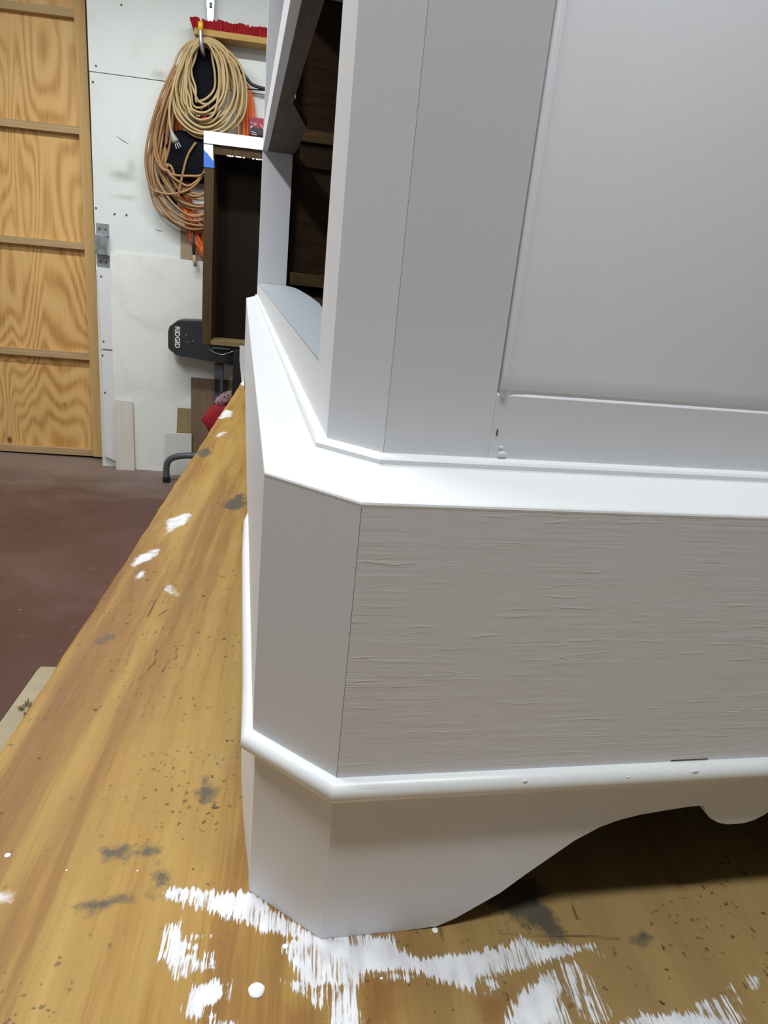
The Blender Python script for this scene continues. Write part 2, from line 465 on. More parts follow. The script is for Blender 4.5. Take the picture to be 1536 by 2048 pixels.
def coil(bm, rng, n, top, wl, wr, bot, r, off0, off1, cx, wob=1.5, ymid=0.55):
    """n hanging loops; all lengths in photo units turned into metres at the loop's own depth"""
    for i in range(n):
        k = (i+0.5)/n
        off = off0+(off1-off0)*rng.random()
        L = wl[0]+(wl[1]-wl[0])*(k+0.12*(rng.random()-.5)); Rr = wr[0]+(wr[1]-wr[0])*(k+0.12*(rng.random()-.5))
        B = bot[0]+(bot[1]-bot[0])*(k+0.15*(rng.random()-.5)); T = top+rng.random()*9-3
        ym = T+(B-T)*(ymid+0.06*(rng.random()-.5))
        sh = (rng.random()-.5)*8*wob
        pts = [(cx, T), (cx+Rr*0.50, T+(ym-T)*0.16), (cx+Rr*0.83+sh*.3, T+(ym-T)*0.50), (cx+Rr+sh*.3, ym),
               (cx+Rr*0.86, ym+(B-ym)*0.55), (cx+Rr*0.48+sh, ym+(B-ym)*0.90), (cx+sh*1.3, B),
               (cx-L*0.50+sh, ym+(B-ym)*0.90), (cx-L*0.87, ym+(B-ym)*0.55), (cx-L+sh*.3, ym),
               (cx-L*0.83+sh*.3, T+(ym-T)*0.50), (cx-L*0.50, T+(ym-T)*0.16)]
        P3 = []
        for j, (u, v) in enumerate(pts):
            u += (rng.random()-.5)*5*wob; v += (rng.random()-.5)*4*wob
            o_ = off + (rng.random()-.5)*0.014
            P3.append(wp(u, v, o_))
        add_tube(bm, smooth_path(P3, 6, True), r, 7, True)
rng = random.Random(3)
root = thing('extension_cord', 'coiled tan extension cord hanging uppermost on the wall hook', 'cord', wp(405, 90, 0.12), group=None)
bm = bmesh.new(); coil(bm, rng, 9, 80, (18, 62), (22, 84), (196, 270), 0.0062, 0.105, 0.150, 406)
coil(bm, rng, 6, 78, (30, 66), (30, 80), (238, 268), 0.0062, 0.115, 0.155, 406)
coil(bm, rng, 3, 78, (55, 64), (70, 88), (262, 282), 0.0062, 0.09, 0.12, 410)
tail = [wp(352, 150, 0.14), wp(344, 185, 0.155), wp(339, 215, 0.158), wp(339, 240, 0.158), wp(342, 262, 0.158)]
add_tube(bm, smooth_path(tail, 6), 0.0062, 7)
bmesh.ops.translate(bm, verts=bm.verts, vec=-Vector(root.location))
link_bm('cord_loops', bm, M['tan_cord'], root, True)
bm = bmesh.new()
pl = [wp(342, 260, 0.158), wp(345, 270, 0.158), wp(350, 281, 0.158), wp(352, 285, 0.158)]
add_tube(bm, pl, [0.007, 0.012, 0.019, 0.016], 8)
bmesh.ops.translate(bm, verts=bm.verts, vec=-Vector(root.location))
plug = link_bm('plug', bm, M['grey_plastic'], root, True); plug['label'] = 'grey three-prong plug'
for (du, dv) in ((-3, 2), (2, 1), (6, -2)):
    bm = bmesh.new(); p0 = wp(352+du*.6, 284+dv, 0.158); p1 = wp(356+du, 296+dv, 0.158)
    add_tube(bm, [p0, p1], 0.003, 5)
    bmesh.ops.translate(bm, verts=bm.verts, vec=-Vector(root.location))
    link_bm('prong', bm, M['galv'], plug)

root = thing('power_cord', 'long brown cord coil hanging below and behind the tan cord', 'cord', wp(395, 100, 0.08))
bm = bmesh.new(); rng = random.Random(11)
for i in range(12):
    L = 68+3.4*i+rng.random()*5; B = 388+6.6*i+rng.random()*9; off = 0.060+0.045*rng.random()
    T = 82+rng.random()*6; cx = 405
    sag = rng.random()*10
    pts = [(cx, T), (cx-30, T+40), (cx-52-i, T+88), (cx-L*0.86, T+150), (cx-L*.97, T+205), (cx-L-4, T+250), (cx-L*0.90, B-62), (cx-L*0.62, B-24), (cx-L*0.22, B-4-sag*.3),
           (cx+16, B-8-sag), (cx+58, B-48-sag), (cx+76, B-120), (cx+74, T+190), (cx+70, T+120), (cx+44, T+50)]
    P3 = [wp(u+(rng.random()-.5)*6, v+(rng.random()-.5)*6, off+(rng.random()-.5)*0.02) for u, v in pts]
    add_tube(bm, smooth_path(P3, 6, True), 0.0070, 7, True)
for pts in ([(372, 110), (340, 160), (318, 235), (308, 290), (318, 330), (345, 349), (380, 352), (404, 350), (440, 330)],
            [(392, 285), (376, 310), (366, 345), (360, 375), (357, 392)],
            [(360, 130), (330, 200), (312, 270), (318, 320), (335, 345), (362, 366), (380, 371), (404, 352), (430, 320)],
            [(350, 130), (322, 190), (300, 260), (291, 320), (300, 372), (316, 384), (345, 388), (380, 378), (404, 352), (425, 300)]):
    add_tube(bm, smooth_path([wp(u, v, 0.118) for u, v in pts], 6), 0.0066, 7)
bmesh.ops.translate(bm, verts=bm.verts, vec=-Vector(root.location))
link_bm('cord_loops', bm, M['brown_cord'], root, True)

root = thing('orange_extension_cord', 'bright orange extension cord bundle hanging behind the tan coil', 'cord', wp(420, 100, 0.05))
bm = bmesh.new(); rng = random.Random(5)
for i in range(11):
    k = i/10
    Lx = 40+42*rng.random(); Rx = 76+25*k; B = 455+68*rng.random(); T = 84
    cx = 408
    pts = [(cx, T), (cx+34, T+30), (cx+Rx*.88, T+88), (cx+Rx, T+150), (cx+Rx*.96, T+240), (cx+Rx*.55, B-70), (cx+10, B-4), (cx-8-20*rng.random(), B-35), (cx-40, B-100),
           (cx-Lx*.85, T+250), (cx-Lx, T+160), (cx-Lx*.8, T+80), (cx-Lx*.4, T+30)]
    off = 0.022+0.035*rng.random()
    P3 = [wp(u+(rng.random()-.5)*4, v+(rng.random()-.5)*5, off) for u, v in pts]
    add_tube(bm, smooth_path(P3, 6, True), 0.0075, 7, True)
bmesh.ops.translate(bm, verts=bm.verts, vec=-Vector(root.location))
link_bm('cord_loops', bm, M['orange_cord'], root, True)

# black tool bag / harness between the coils
root = thing('tool_bag', 'black nylon tool bag with straps hanging among the cords', 'bag', wp(385, 200, 0.09))
def pillow(bm, pix, off, depth, n=3):
    pts = [wp(u, v, off) for u, v in pix]
    c = sum(pts, Vector())/len(pts)
    rings = []
    for s, d in ((1.0, 0.0), (0.94, 0.55), (0.72, 0.92), (0.38, 1.0)):
        rings.append([bm.verts.new(c+(p-c)*s+Vector((0, -d*depth, 0))+Vector((0, 0.010, 0))*noise.noise(p*40+Vector((s*7, 0, 0)))) for p in pts])
    back = [bm.verts.new(p+Vector((0, 0.004, 0))) for p in pts]
    N = len(pts)
    for A, B in [(back, rings[0])]+list(zip(rings[:-1], rings[1:])):
        for i in range(N): bm.faces.new((A[i], A[(i+1) % N], B[(i+1) % N], B[i]))
    bm.faces.new(rings[-1]); bm.faces.new(back[::-1])
bm = bmesh.new()
pillow(bm, [(313, 282), (322, 268), (340, 262), (362, 260), (400, 270), (428, 278), (436, 310), (432, 345), (412, 368), (382, 366), (352, 358), (333, 350), (324, 336), (331, 315), (326, 300)], 0.060, 0.045)
bmesh.ops.translate(bm, verts=bm.verts, vec=-Vector(root.location))
link_bm('bag_body', bm, M['black_cloth'], root, True)
bm = bmesh.new()
pillow(bm, [(390, 96), (428, 96), (436, 150), (434, 215), (428, 258), (400, 262), (386, 220), (384, 150)], 0.055, 0.025)
bmesh.ops.translate(bm, verts=bm.verts, vec=-Vector(root.location))
link_bm('bag_flap', bm, M['black_cloth'], root, True)
bm = bmesh.new()
for pts in ([(322, 345), (324, 362), (332, 368), (342, 364)], [(345, 372), (340, 385), (344, 402)], [(352, 366), (356, 382), (348, 395), (352, 410)], [(365, 368), (366, 390)]):
    add_tube(bm, smooth_path([wp(u, v, 0.07) for u, v in pts], 5), 0.010, 6)
bmesh.ops.translate(bm, verts=bm.verts, vec=-Vector(root.location))
link_bm('bag_straps', bm, M['black_cloth'], root, True)
bm = bmesh.new()
add_tube(bm, smooth_path([wp(397+7*math.cos(a_), 224+9*math.sin(a_), 0.105) for a_ in [k*PI/4 for k in range(8)]], 3, True), 0.0035, 6, True)
bmesh.ops.translate(bm, verts=bm.verts, vec=-Vector(root.location))
o = link_bm('buckle', bm, M['chrome'], root, True); o['label'] = 'silver ring buckle'
bm = bmesh.new(); add_tube(bm, [wp(419, 196, 0.098), wp(419, 208, 0.098), wp(417, 222, 0.098)], 0.0035, 6)
bmesh.ops.translate(bm, verts=bm.verts, vec=-Vector(root.location))
link_bm('zipper_pull', bm, M['chrome'], root, True)
M['red_cloth'] = new_mat('red_cloth', (0.42, 0.012, 0.022), 0.7)
bm = bmesh.new(); pillow(bm, [(398, 236), (412, 232), (420, 240), (414, 252), (400, 252)], 0.085, 0.012)
bmesh.ops.translate(bm, verts=bm.verts, vec=-Vector(root.location))
o = link_bm('red_patch', bm, M['red_cloth'], root, True)

# small cardboard piece and stick hanging under the coil
M['cardboard'] = new_mat('tan_cardboard', (0.36, 0.27, 0.18), 0.8)
tag(quad_board('cardboard_piece', [(361, 452), (425, 455), (428, 522), (361, 518)], WALL_Y-0.012, 0.004, M['cardboard'], None, 0.0005),
    'tan cardboard rectangle on the wall behind the lower orange loops', 'cardboard')
root = thing('paint_stick', 'thin dark stick with a bare wooden tip hanging below the cords', 'stick', wp(386, 470, 0.07))
base = Vector(root.location)
tube_obj('shaft', [wp(385, 465, 0.07)-base, wp(388, 512, 0.07)-base], 0.0085, new_mat('dark_stick', (0.05, 0.032, 0.022), 0.5), root, 8)
tube_obj('tip', [wp(388, 510, 0.07)-base, wp(391, 533, 0.07)-base], 0.010, new_mat('bare_tip', (0.50, 0.38, 0.24), 0.6), root, 8)

# push broom head, bristles up
bx = thing('broom_head', 'red-bristled push broom head stored bristles up on the wall', 'broom', wp(450, 60, 0.06))
base = Vector(bx.location)
a0 = wp(390, 66, 0.10); a1 = wp(600, 82, 0.10)
blk = []
bm = bmesh.new(); add_box(bm, a0.x, a1.x, WALL_Y-0.13, WALL_Y-0.01, a0.z-0.012, a0.z+0.016); bevel(bm, 0.006, 3)
bmesh.ops.translate(bm, verts=bm.verts, vec=-base)
link_bm('broom_block', bm, raw_wood('broom_block_wood', (0.42, 0.24, 0.06), (0.55, 0.34, 0.10), (3, 40, 40)), bx)
M['red_bristle'] = new_mat('red_bristles', (0.38, 0.018, 0.028), 0.85, 0.0, 0.15); t = NT(M['red_bristle'])
a = t.noise(t.coords((260, 40, 12)), 1.0, 3); t.l(t.ramp(a, [(0.3, (0.14, 0.004, 0.007)), (0.7, (0.42, 0.018, 0.024))]), t.b.inputs['Base Color'])
bm = bmesh.new(); rng = random.Random(2)
nb = 150
for i in range(nb):
    for j in range(4):
        x = a0.x-0.004+(a1.x-a0.x)*(i+rng.random())/nb; y = WALL_Y-0.118+0.026*j+rng.random()*0.01
        lean = -0.02*(1-i/nb) if i < 12 else (rng.random()-.5)*0.008
        h = 0.045+0.010*rng.random()+0.004*math.sin(i*0.21)
        z = a0.z+0.010
        w = 0.0042
        b4 = [bm.verts.new((x+dx, y+dy, z)) for dx, dy in ((-w, -w), (w, -w), (w, w), (-w, w))]
        t4 = [bm.verts.new((x+dx*1.3+lean, y+dy*1.3, z+h)) for dx, dy in ((-w, -w), (w, -w), (w, w), (-w, w))]
        bm.faces.new(t4)
        for k in range(4): bm.faces.new((b4[k], b4[(k+1) % 4], t4[(k+1) % 4], t4[k]))
bmesh.ops.translate(bm, verts=bm.verts, vec=-base)
o = link_bm('bristles', bm, M['red_bristle'], bx); o['kind'] = 'stuff'

# chrome bar above the broom, its slotted end down
root = thing('chrome_wrench', 'shiny chrome bar with a slotted end hanging above the broom', 'tool', wp(421, 20, 0.03))
base = Vector(root.location)
pix = [(414, -60), (430, -60), (429, 0), (428, 18), (427, 45), (416, 45), (415, 18), (414, 0)]
pts = [wp(u, v, 0.04) for u, v in pix]
bm = bmesh.new(); add_prism(bm, [(p.x-base.x, p.z-base.z) for p in pts], -0.020, -0.006, 'y'); bevel(bm, 0.003, 2)
link_bm('bar', bm, M['chrome'], root)
p0 = wp(421.5, 5, 0.052)-base; p1 = wp(421.5, 16, 0.052)-base
tube_obj('slot', [p0+Vector((0, 0.004, 0)), p1+Vector((0, 0.004, 0))], 0.0085, new_mat('slot_shadowed_steel', (0.25, 0.26, 0.27), 0.4, 0.6), root, 10)

# black bent bracket right of the coils
root = thing('wall_bracket', 'black bent steel bracket right of the cord coils', 'bracket', wp(490, 150, 0.03))
base = Vector(root.location)
pts = [wp(u, v, o_) for u, v, o_ in ((452, 98, .05), (464, 118, .06), (482, 142, .06), (494, 158, .06), (503, 168, .06), (516, 174, .06), (532, 178, .06), (560, 184, .01))]
tube_obj('bent_arm', [p-base for p in smooth_path(pts, 5)], [0.0085]*36, M['black_metal'], root, 8)
tube_obj('tie_rod', [wp(494, 178, .04)-base, wp(532, 181, .04)-base], 0.0035, M['black_metal'], root, 8)

# red and black package behind the cabinet edge
pk = thing('red_package', 'red and black package with white strokes beside the orange cord', 'package', wp(515, 255, 0.02))
base = Vector(pk.location)
q0 = wp(499, 240, 0.05); q1 = wp(580, 275, 0.05)
bm = bmesh.new(); add_box(bm, q0.x-base.x, q1.x-base.x, -0.04, 0.015, -0.042, 0.04); bevel(bm, 0.003)
link_bm('package_body', bm, new_mat('red_print', (0.33, 0.015, 0.035), 0.4), pk)
bm = bmesh.new(); add_box(bm, q0.x-base.x+0.001, q1.x-base.x, -0.042, -0.0385, -0.041, -0.008)
link_bm('package_band', bm, new_mat('black_print', (0.02, 0.015, 0.03), 0.4), pk)
bm = bmesh.new()
for (u0, v0, u1, v1) in ((501, 245, 514, 249), (501, 254, 512, 249), (501, 257, 507, 251), (502, 263, 512, 266), (503, 268, 514, 270), (520, 248, 530, 262)):
    add_tube(bm, [wp(u0, v0, 0.063)-base, wp(u1, v1, 0.063)-base], 0.0022, 5)
link_bm('package_print', bm, new_mat('white_print', (0.75, 0.7, 0.72), 0.5), pk)

# ---- dark grey tool case standing out from the wall, with raised lettering
M['case'] = new_mat('charcoal_plastic', (0.028, 0.030, 0.034), 0.45)
root = thing('tool_case', 'charcoal plastic tool case with white lettering hung sideways on the panel', 'tool case', wp(410, 680, 0.0))
base = Vector(root.location)
CY = 3.80
def cyp(u, v, y): return at_y(u, v, y)-base
out = [(335, 662), (338, 653), (354, 641), (360, 640), (500, 645), (500, 738), (380, 716), (362, 714), (352, 711), (338, 700), (335, 695)]
pts = [cyp(u, v, CY) for u, v in out]
cc = sum(pts, Vector())/len(pts)
bm = bmesh.new()
ringsv = []
for s, y in ((0.97, 0.138), (1.0, 0.130), (1.0, 0.02), (0.985, 0.006), (0.955, 0.0)):
    ringsv.append([bm.verts.new((cc.x+(p.x-cc.x)*s, pts[0].y+y, cc.z+(p.z-cc.z)*s)) for p in pts])
N = len(pts)
for A, B in zip(ringsv[:-1], ringsv[1:]):
    for i in range(N): bm.faces.new((A[i], A[(i+1) % N], B[(i+1) % N], B[i]))
bm.faces.new(ringsv[0]); bm.faces.new(ringsv[-1])
bevel(bm, 0.004, 2, 0.35)
link_bm('case_shell', bm, M['case'], root)
def text_part(name, body, size, mat, parent, loc, rot, extr=0.0006, sx=1.0):
    cu = bpy.data.curves.new(name, 'FONT'); cu.body = body; cu.size = size; cu.extrude = extr
    cu.offset = size*0.022; cu.align_x = 'CENTER'; cu.align_y = 'CENTER'; cu.space_character = 1.0
    tmp = bpy.data.objects.new(name+'_tmp', cu); C.objects.link(tmp)
    bpy.context.view_layer.update()
    me = bpy.data.meshes.new_from_object(tmp.evaluated_get(bpy.context.evaluated_depsgraph_get()))
    bpy.data.objects.remove(tmp)
    me.materials.clear(); me.materials.append(mat)
    o = bpy.data.objects.new(name, me); C.objects.link(o)
    o.parent = parent; o.location = loc; o.rotation_euler = rot; o.scale = (sx, 1, 1)
    return o
wl = new_mat('white_lettering', (0.85, 0.85, 0.84), 0.5)
q = cyp(354.5, 674.5, CY)
tx = text_part('lettering', 'RIDGID', 0.037, wl, root, (q.x, q.y-0.0008, q.z), (PI/2, PI/2, 0), 0.0008, 0.98)
p0 = cyp(348, 655, CY); p1 = cyp(349.5, 695, CY)
bm = bmesh.new(); add_box(bm, p0.x-0.0012, p0.x+0.0012, p0.y-0.0008, p0.y+0.001, p1.z, p0.z)
link_bm('orange_line', bm, new_mat('dull_orange_print', (0.35, 0.09, 0.03), 0.5), root)
lt = tube_obj('handle', smooth_path([cyp(u, v, CY-0.03) for u, v in ((418, 699), (432, 706), (444, 709), (456, 706), (468, 702))], 5), 0.0025, M['galv'], root, 6)
bm = bmesh.new(); h0 = cyp(425, 695, CY-0.02); h1 = cyp(460, 701, CY-0.02)
add_box(bm, h0.x, h1.x, h0.y, h0.y+0.02, h1.z+0.002, h0.z+0.002); bevel(bm, 0.002)
link_bm('latch', bm, new_mat('grey_latch', (0.10, 0.115, 0.13), 0.4), root)
msc = new_mat('scratch_grey', (0.28, 0.28, 0.25), 0.7)
for (u0, v0, u1, v1) in ((370, 674, 374, 668), (373, 683, 378, 686), (384, 684, 388, 681)):
    tube_obj('scratch', [cyp(u0, v0, CY-0.0005), cyp(u1, v1, CY-0.0005)], 0.0022, msc, root, 5)

# ---- folding tool stand in front of the wall: plate, posts, bent tube foot
M['stand'] = new_mat('grey_enamelled_steel', (0.085, 0.09, 0.10), 0.4)
st = thing('tool_stand', 'grey steel tool stand with a bent tube foot behind the bench', 'stand', (-0.35, 3.55, 0.0))
base = Vector(st.location)
SY = 3.60
b0 = at_y(436, 835, SY); b1 = at_y(438, 727, SY)
b0 = at_y(438, 830, 3.83); b1 = at_y(438, 727, 3.83)
bm = bmesh.new(); add_box(bm, b1.x-0.026-base.x, b1.x+0.024-base.x, 3.83-base.y, 3.875-base.y, 0.12, b1.z-0.003); bevel(bm, 0.004)
link_bm('post', bm, M['stand'], st)
bm = bmesh.new(); add_box(bm, 0.40, 0.446, SY-base.y, SY+0.045-base.y, 0.0, 0.851); bevel(bm, 0.004)
link_bm('post', bm, M['stand'], st)
bm = bmesh.new(); add_box(bm, -0.19, 0.52, -0.19, 0.12, 0.8515, 0.864); bevel(bm, 0.002)
link_bm('top_plate', bm, new_mat('dark_plate', (0.020, 0.018, 0.016), 0.5), st)
bm = bmesh.new(); q = at_y(433, 770, 3.82); add_box(bm, q.x-base.x-0.012, q.x-base.x+0.014, 3.818-base.y, 3.8298-base.y, q.z-0.035, q.z+0.035); bevel(bm, 0.003)
o = link_bm('clamp', bm, M['black_metal'], st)
bm = bmesh.new(); gz = at_y(440, 825, 3.61); add_box(bm, gz.x-base.x, 0.44, SY-base.y+0.004, SY-base.y+0.026, gz.z-0.011, gz.z+0.011); bevel(bm, 0.003)
link_bm('cross_bar', bm, M['stand'], st)
fp = [at_y(u, v, 3.72) for u, v in ((333, 945), (333, 934), (337, 922), (347, 915), (362, 912), (390, 911), (440, 911))]
fp[0].z = 0.022
fp.append(Vector((0.05, 3.72, fp[-1].z)))
tube_obj('tube_foot', [p-base for p in smooth_path(fp, 6)], 0.0185, M['stand'], st, 14)
bm = bmesh.new(); add_tube(bm, [fp[0]-base+Vector((0, 0, 0.010)), Vector((fp[0].x, fp[0].y, 0.002))-base], 0.0225, 14)
link_bm('rubber_foot', bm, M['black_metal'], st)
zz = fp[4].z
for xx, ya, yb_ in ((b1.x-base.x, 3.72-base.y, 3.85-base.y), (0.42, SY-base.y+0.01, 3.72-base.y)):
    bm = bmesh.new(); add_box(bm, xx-0.012, xx+0.012, ya, yb_, zz-0.012, zz+0.012)
    link_bm('brace', bm, M['stand'], st)

# red work glove with dotted cuff hooked on the post
gl = thing('work_glove', 'red work glove with pink dotted cuff hanging on the stand behind the bench edge', 'glove', at_y(432, 815, 3.61))
base = Vector(gl.location)
def blob(name, pix, y, depth, mat, parent, base):
    pts = [at_y(u, v, y)-base for u, v in pix]; c = sum(pts, Vector())/len(pts)
    bm = bmesh.new(); rr = []
    for s, d in ((0.4, 1.0), (0.8, 0.8), (1.0, 0.0), (0.8, -0.8), (0.4, -1.0)):
        rr.append([bm.verts.new(c+(p-c)*s+Vector((0, d*depth, 0))) for p in pts])
    n = len(pts)
    for A, B in zip(rr[:-1], rr[1:]):
        for i in range(n): bm.faces.new((A[i], A[(i+1) % n], B[(i+1) % n], B[i]))
    bm.faces.new(rr[0]); bm.faces.new(rr[-1])
    return link_bm(name, bm, mat, parent, True)
blob('glove_hand', [(402, 840), (410, 828), (422, 812), (438, 803), (452, 805), (470, 815), (462, 850), (440, 872), (420, 868), (412, 852)], 3.61, 0.022, M['red_cloth'], gl, base)
pm = new_mat('pink_dotted_cloth', (0.55, 0.30, 0.36), 0.8); t = NT(pm)
vo = t.n('ShaderNodeTexVoronoi'); vo.inputs['Scale'].default_value = 60
t.l(t.coords((1, 1, 1)), vo.inputs['Vector'])
t.l(t.mix(t.rmap(vo.outputs['Distance'], 0.25, 0.4, 1, 0), (0.50, 0.30, 0.34), (0.08, 0.04, 0.07)), t.b.inputs['Base Color'])
blob('glove_cuff', [(427, 806), (432, 796), (448, 784), (462, 780), (470, 788), (462, 802), (448, 810), (436, 814)], 3.605, 0.020, pm, gl, base)

# dark board leaning upright against the far end of the bench
q0 = at_y(468, 700, 2.60); q1 = at_y(462, 775, 2.60)
tag(prism_obj('dark_board', [(q1.x-0.004, 0.0), (q1.x+0.36, 0.0), (q1.x+0.36, q0.z), (q0.x, q0.z)], 2.592, 2.606, new_mat('dark_laminate', (0.016, 0.016, 0.019), 0.4), None, 'y'),
    'near-black upright board standing just beyond the far end of the bench', 'board')

q0 = at_y(479.5, 690, 2.50); q1 = at_y(483.5, 757, 2.50)
tag(prism_obj('white_offcut', [(q1.x, BENCH_Z), (q1.x+0.10, BENCH_Z), (q1.x+0.10, q0.z), (q0.x, q0.z-0.004), (q0.x+0.001, q0.z-0.06)], 2.50, 2.507, M['paint_smooth'], None, 'y', 0.0008),
    'sliver of white board standing on the far end of the bench behind the cabinet', 'board')

# ================================================================== UPTURNED DRAWER ON THE STAND
DYF = 3.34
dp0 = at_y(405, 262, DYF); dp1 = at_y(407, 688, DYF)
dx0 = -0.578
dw = 0.62
zt_, zb_ = 1.835, 0.8645
dr = thing('drawer_box', 'tall open brown wooden box with white top board standing beyond the cabinet', 'drawer', (dx0+dw/2, DYF, zb_))
th = 0.020
def dbox(name, x0, x1, y0, y1, z0, z1, mat, bev=0.0015):
    bm = bmesh.new(); add_box(bm, x0-dx0-dw/2, x1-dx0-dw/2, y0, y1, z0-zb_, z1-zb_)
    if bev: bevel(bm, bev)
    return link_bm(name, bm, mat, dr)
dbox('top_board', dx0-0.004, dx0+dw, -0.006, 0.19, zt_-0.052, zt_, M['paint_smooth'])
dbox('side_board', dx0, dx0+0.045, 0, 0.18, zb_, zt_-0.0525, M['drawer_side'])
dbox('side_board', dx0+dw-0.03, dx0+dw-0.002, 0, 0.18, zb_, zt_-0.0525, M['drawer_side'])
dbox('bottom_board', dx0+0.0452, dx0+dw-0.031, 0, 0.18, zb_, zb_+0.022, M['drawer_ochre'])
dbox('head_rail', dx0+0.0452, dx0+dw-0.031, 0.004, 0.024, zt_-0.092, zt_-0.0527, M['drawer_side'])
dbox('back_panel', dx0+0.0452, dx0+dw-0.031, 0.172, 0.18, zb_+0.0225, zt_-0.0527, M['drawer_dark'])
# crumbs of white paint along the lower edge of the head rail
rng = random.Random(9)
for i in range(16):
    x = dx0+0.10+i*0.012+rng.random()*0.006
    if i in (7, 8, 9): continue
    bm = bmesh.new(); add_box(bm, x-dx0-dw/2, x+0.009-dx0-dw/2, 0.002, 0.005, zt_-0.094-zb_-rng.random()*0.003, zt_-0.090-zb_)
    link_bm('paint_fleck', bm, M['paint_smooth'], dr)
# blue masking tape, half overpainted
q0 = at_y(406, 288, DYF); q1 = at_y(423, 327, DYF)
M['blue_tape'] = new_mat('blue_masking_tape', (0.035, 0.14, 0.52), 0.6); t = NT(M['blue_tape'])
tc = t.n('ShaderNodeTexCoord'); sp = t.n('ShaderNodeSeparateXYZ'); t.l(tc.outputs['Object'], sp.inputs[0])
nn = t.noise(t.coords((60, 60, 60)), 1.0, 3)
zz = t.math('ADD', t.math('ADD', sp.outputs[2], t.math('MULTIPLY', sp.outputs[0], 0.9)), t.math('MULTIPLY', nn, 0.02))
zmid = (q0.z+q1.z)/2-zb_ + 0.9*(dx0+0.02-dx0-dw/2)
t.l(t.mix(t.rmap(zz, zmid-0.000, zmid+0.008), (0.035, 0.14, 0.52), (0.70, 0.76, 0.85)), t.b.inputs['Base Color'])
bm = bmesh.new()
pts = [(-0.004, 0), (0.038, 0.0), (0.040, -0.055), (0.045, -0.078), (0.047, -0.098), (-0.003, -0.100)]
add_prism(bm, [(x-dw/2, zt_-0.054-zb_+z) for x, z in pts], -0.0022, -0.0004, 'y')
o = link_bm('masking_tape', bm, M['blue_tape'], dr); o['label'] = 'blue masking tape smeared with white paint'

# ================================================================== WORKBENCH
def poly_sdf(px, py, poly):
    P_ = np.array(poly); n = len(P_)
    d = np.full(px.shape, 1e9); inside = np.zeros(px.shape, bool)
    for i in range(n):
        ax, ay = P_[i]; bx_, by_ = P_[(i+1) % n]
        ex, ey = bx_-ax, by_-ay
        wx, wy = px-ax, py-ay
        tt = np.clip((wx*ex+wy*ey)/(ex*ex+ey*ey+1e-12), 0, 1)
        d = np.minimum(d, np.hypot(wx-tt*ex, wy-tt*ey))
        c1 = (ay > py) != (by_ > py)
        with np.errstate(divide='ignore', invalid='ignore'):
            xi = (bx_-ax)*(py-ay)/(by_-ay+1e-15)+ax
        inside ^= (c1 & (px < xi))
    return np.where(inside, d, -d)
def pxpoly(pix): return [tuple(at_z(u, v, BENCH_Z)[:2]) for u, v in pix]

ys = [-0.75]
while ys[-1] < 2.56:
    y = ys[-1]
    ys.append(y + (0.02 if y < -0.16 else 0.003 if y < 0.16 else min(0.003+(y-0.16)*0.014, 0.014)))
ys = np.array(ys)
xs = np.concatenate([np.arange(-0.293, 0.50, 0.0032), np.arange(0.50, 0.95, 0.03)])
GX, GY = np.meshgrid(xs, ys)
# solid paint, streaky paint and soft wiped paint
solid = [
 [(326, 1787), (345, 1777), (385, 1774), (402, 1783), (500, 1784), (560, 1830), (640, 1880), (600, 1884), (572, 1868), (520, 1862), (505, 1850), (460, 1838), (420, 1822), (370, 1808), (335, 1798)],
 [(566, 1893), (590, 1876), (640, 1872), (780, 1872), (800, 1903), (860, 1918), (950, 1902), (1022, 1895), (1036, 1878), (1062, 1877), (1076, 1892), (1188, 1893), (1125, 1912), (1050, 1935), (960, 1952), (945, 1981), (860, 1952), (800, 1938), (760, 1946), (722, 1940), (718, 2000), (722, 2062), (662, 2062), (660, 2010), (690, 1972), (655, 1968), (625, 1978), (602, 1956), (585, 1925)],
 [(335, 1850), (358, 1845), (366, 1880), (400, 1896), (372, 1900), (366, 1908), (395, 1912), (425, 1935), (385, 1945), (352, 1960), (342, 1930), (322, 1912)],
 [(390, 1972), (440, 1964), (455, 1985), (440, 2000), (410, 2018), (396, 2045), (370, 2022), (380, 1990)],
 [(414, 2026), (432, 2030), (434, 2040), (416, 2038)], [(422, 2044), (475, 2043), (470, 2055), (425, 2056)],
 [(1010, 2055), (1030, 2000), (1088, 1955), (1104, 1943), (1118, 1975), (1112, 2000), (1150, 2055)],
 [(1225, 2055), (1260, 2040), (1350, 2025), (1430, 2030), (1475, 2045), (1500, 2060)],
]
streak = [
 [(368, 1870), (436, 1868), (436, 1876), (372, 1884)], [(395, 1898), (432, 1902), (430, 1936), (395, 1942)],
 [(440, 1962), (464, 1962), (466, 2004), (430, 2010)],
 [(1112, 1925), (1150, 1920), (1185, 1960), (1235, 2030), (1210, 2055), (1165, 2040), (1135, 1985)],
 [(1385, 2010), (1440, 1990), (1478, 1996), (1495, 2050), (1430, 2050)], [(1486, 1952), (1516, 1953), (1516, 1982), (1500, 1980)],
 [(1445, 1972), (1475, 1965), (1470, 1985)], [(950, 1945), (990, 1960), (1018, 1985), (1005, 1990), (965, 1970)], [(955, 1982), (985, 1984), (985, 1992), (960, 1990)],
 [(1185, 1890), (1215, 1910), (1208, 1922)],
 [(560, 1960), (700, 1960), (720, 2040), (660, 2040), (600, 1990)], [(730, 1935), (850, 1950), (820, 1962), (740, 1960)],
]
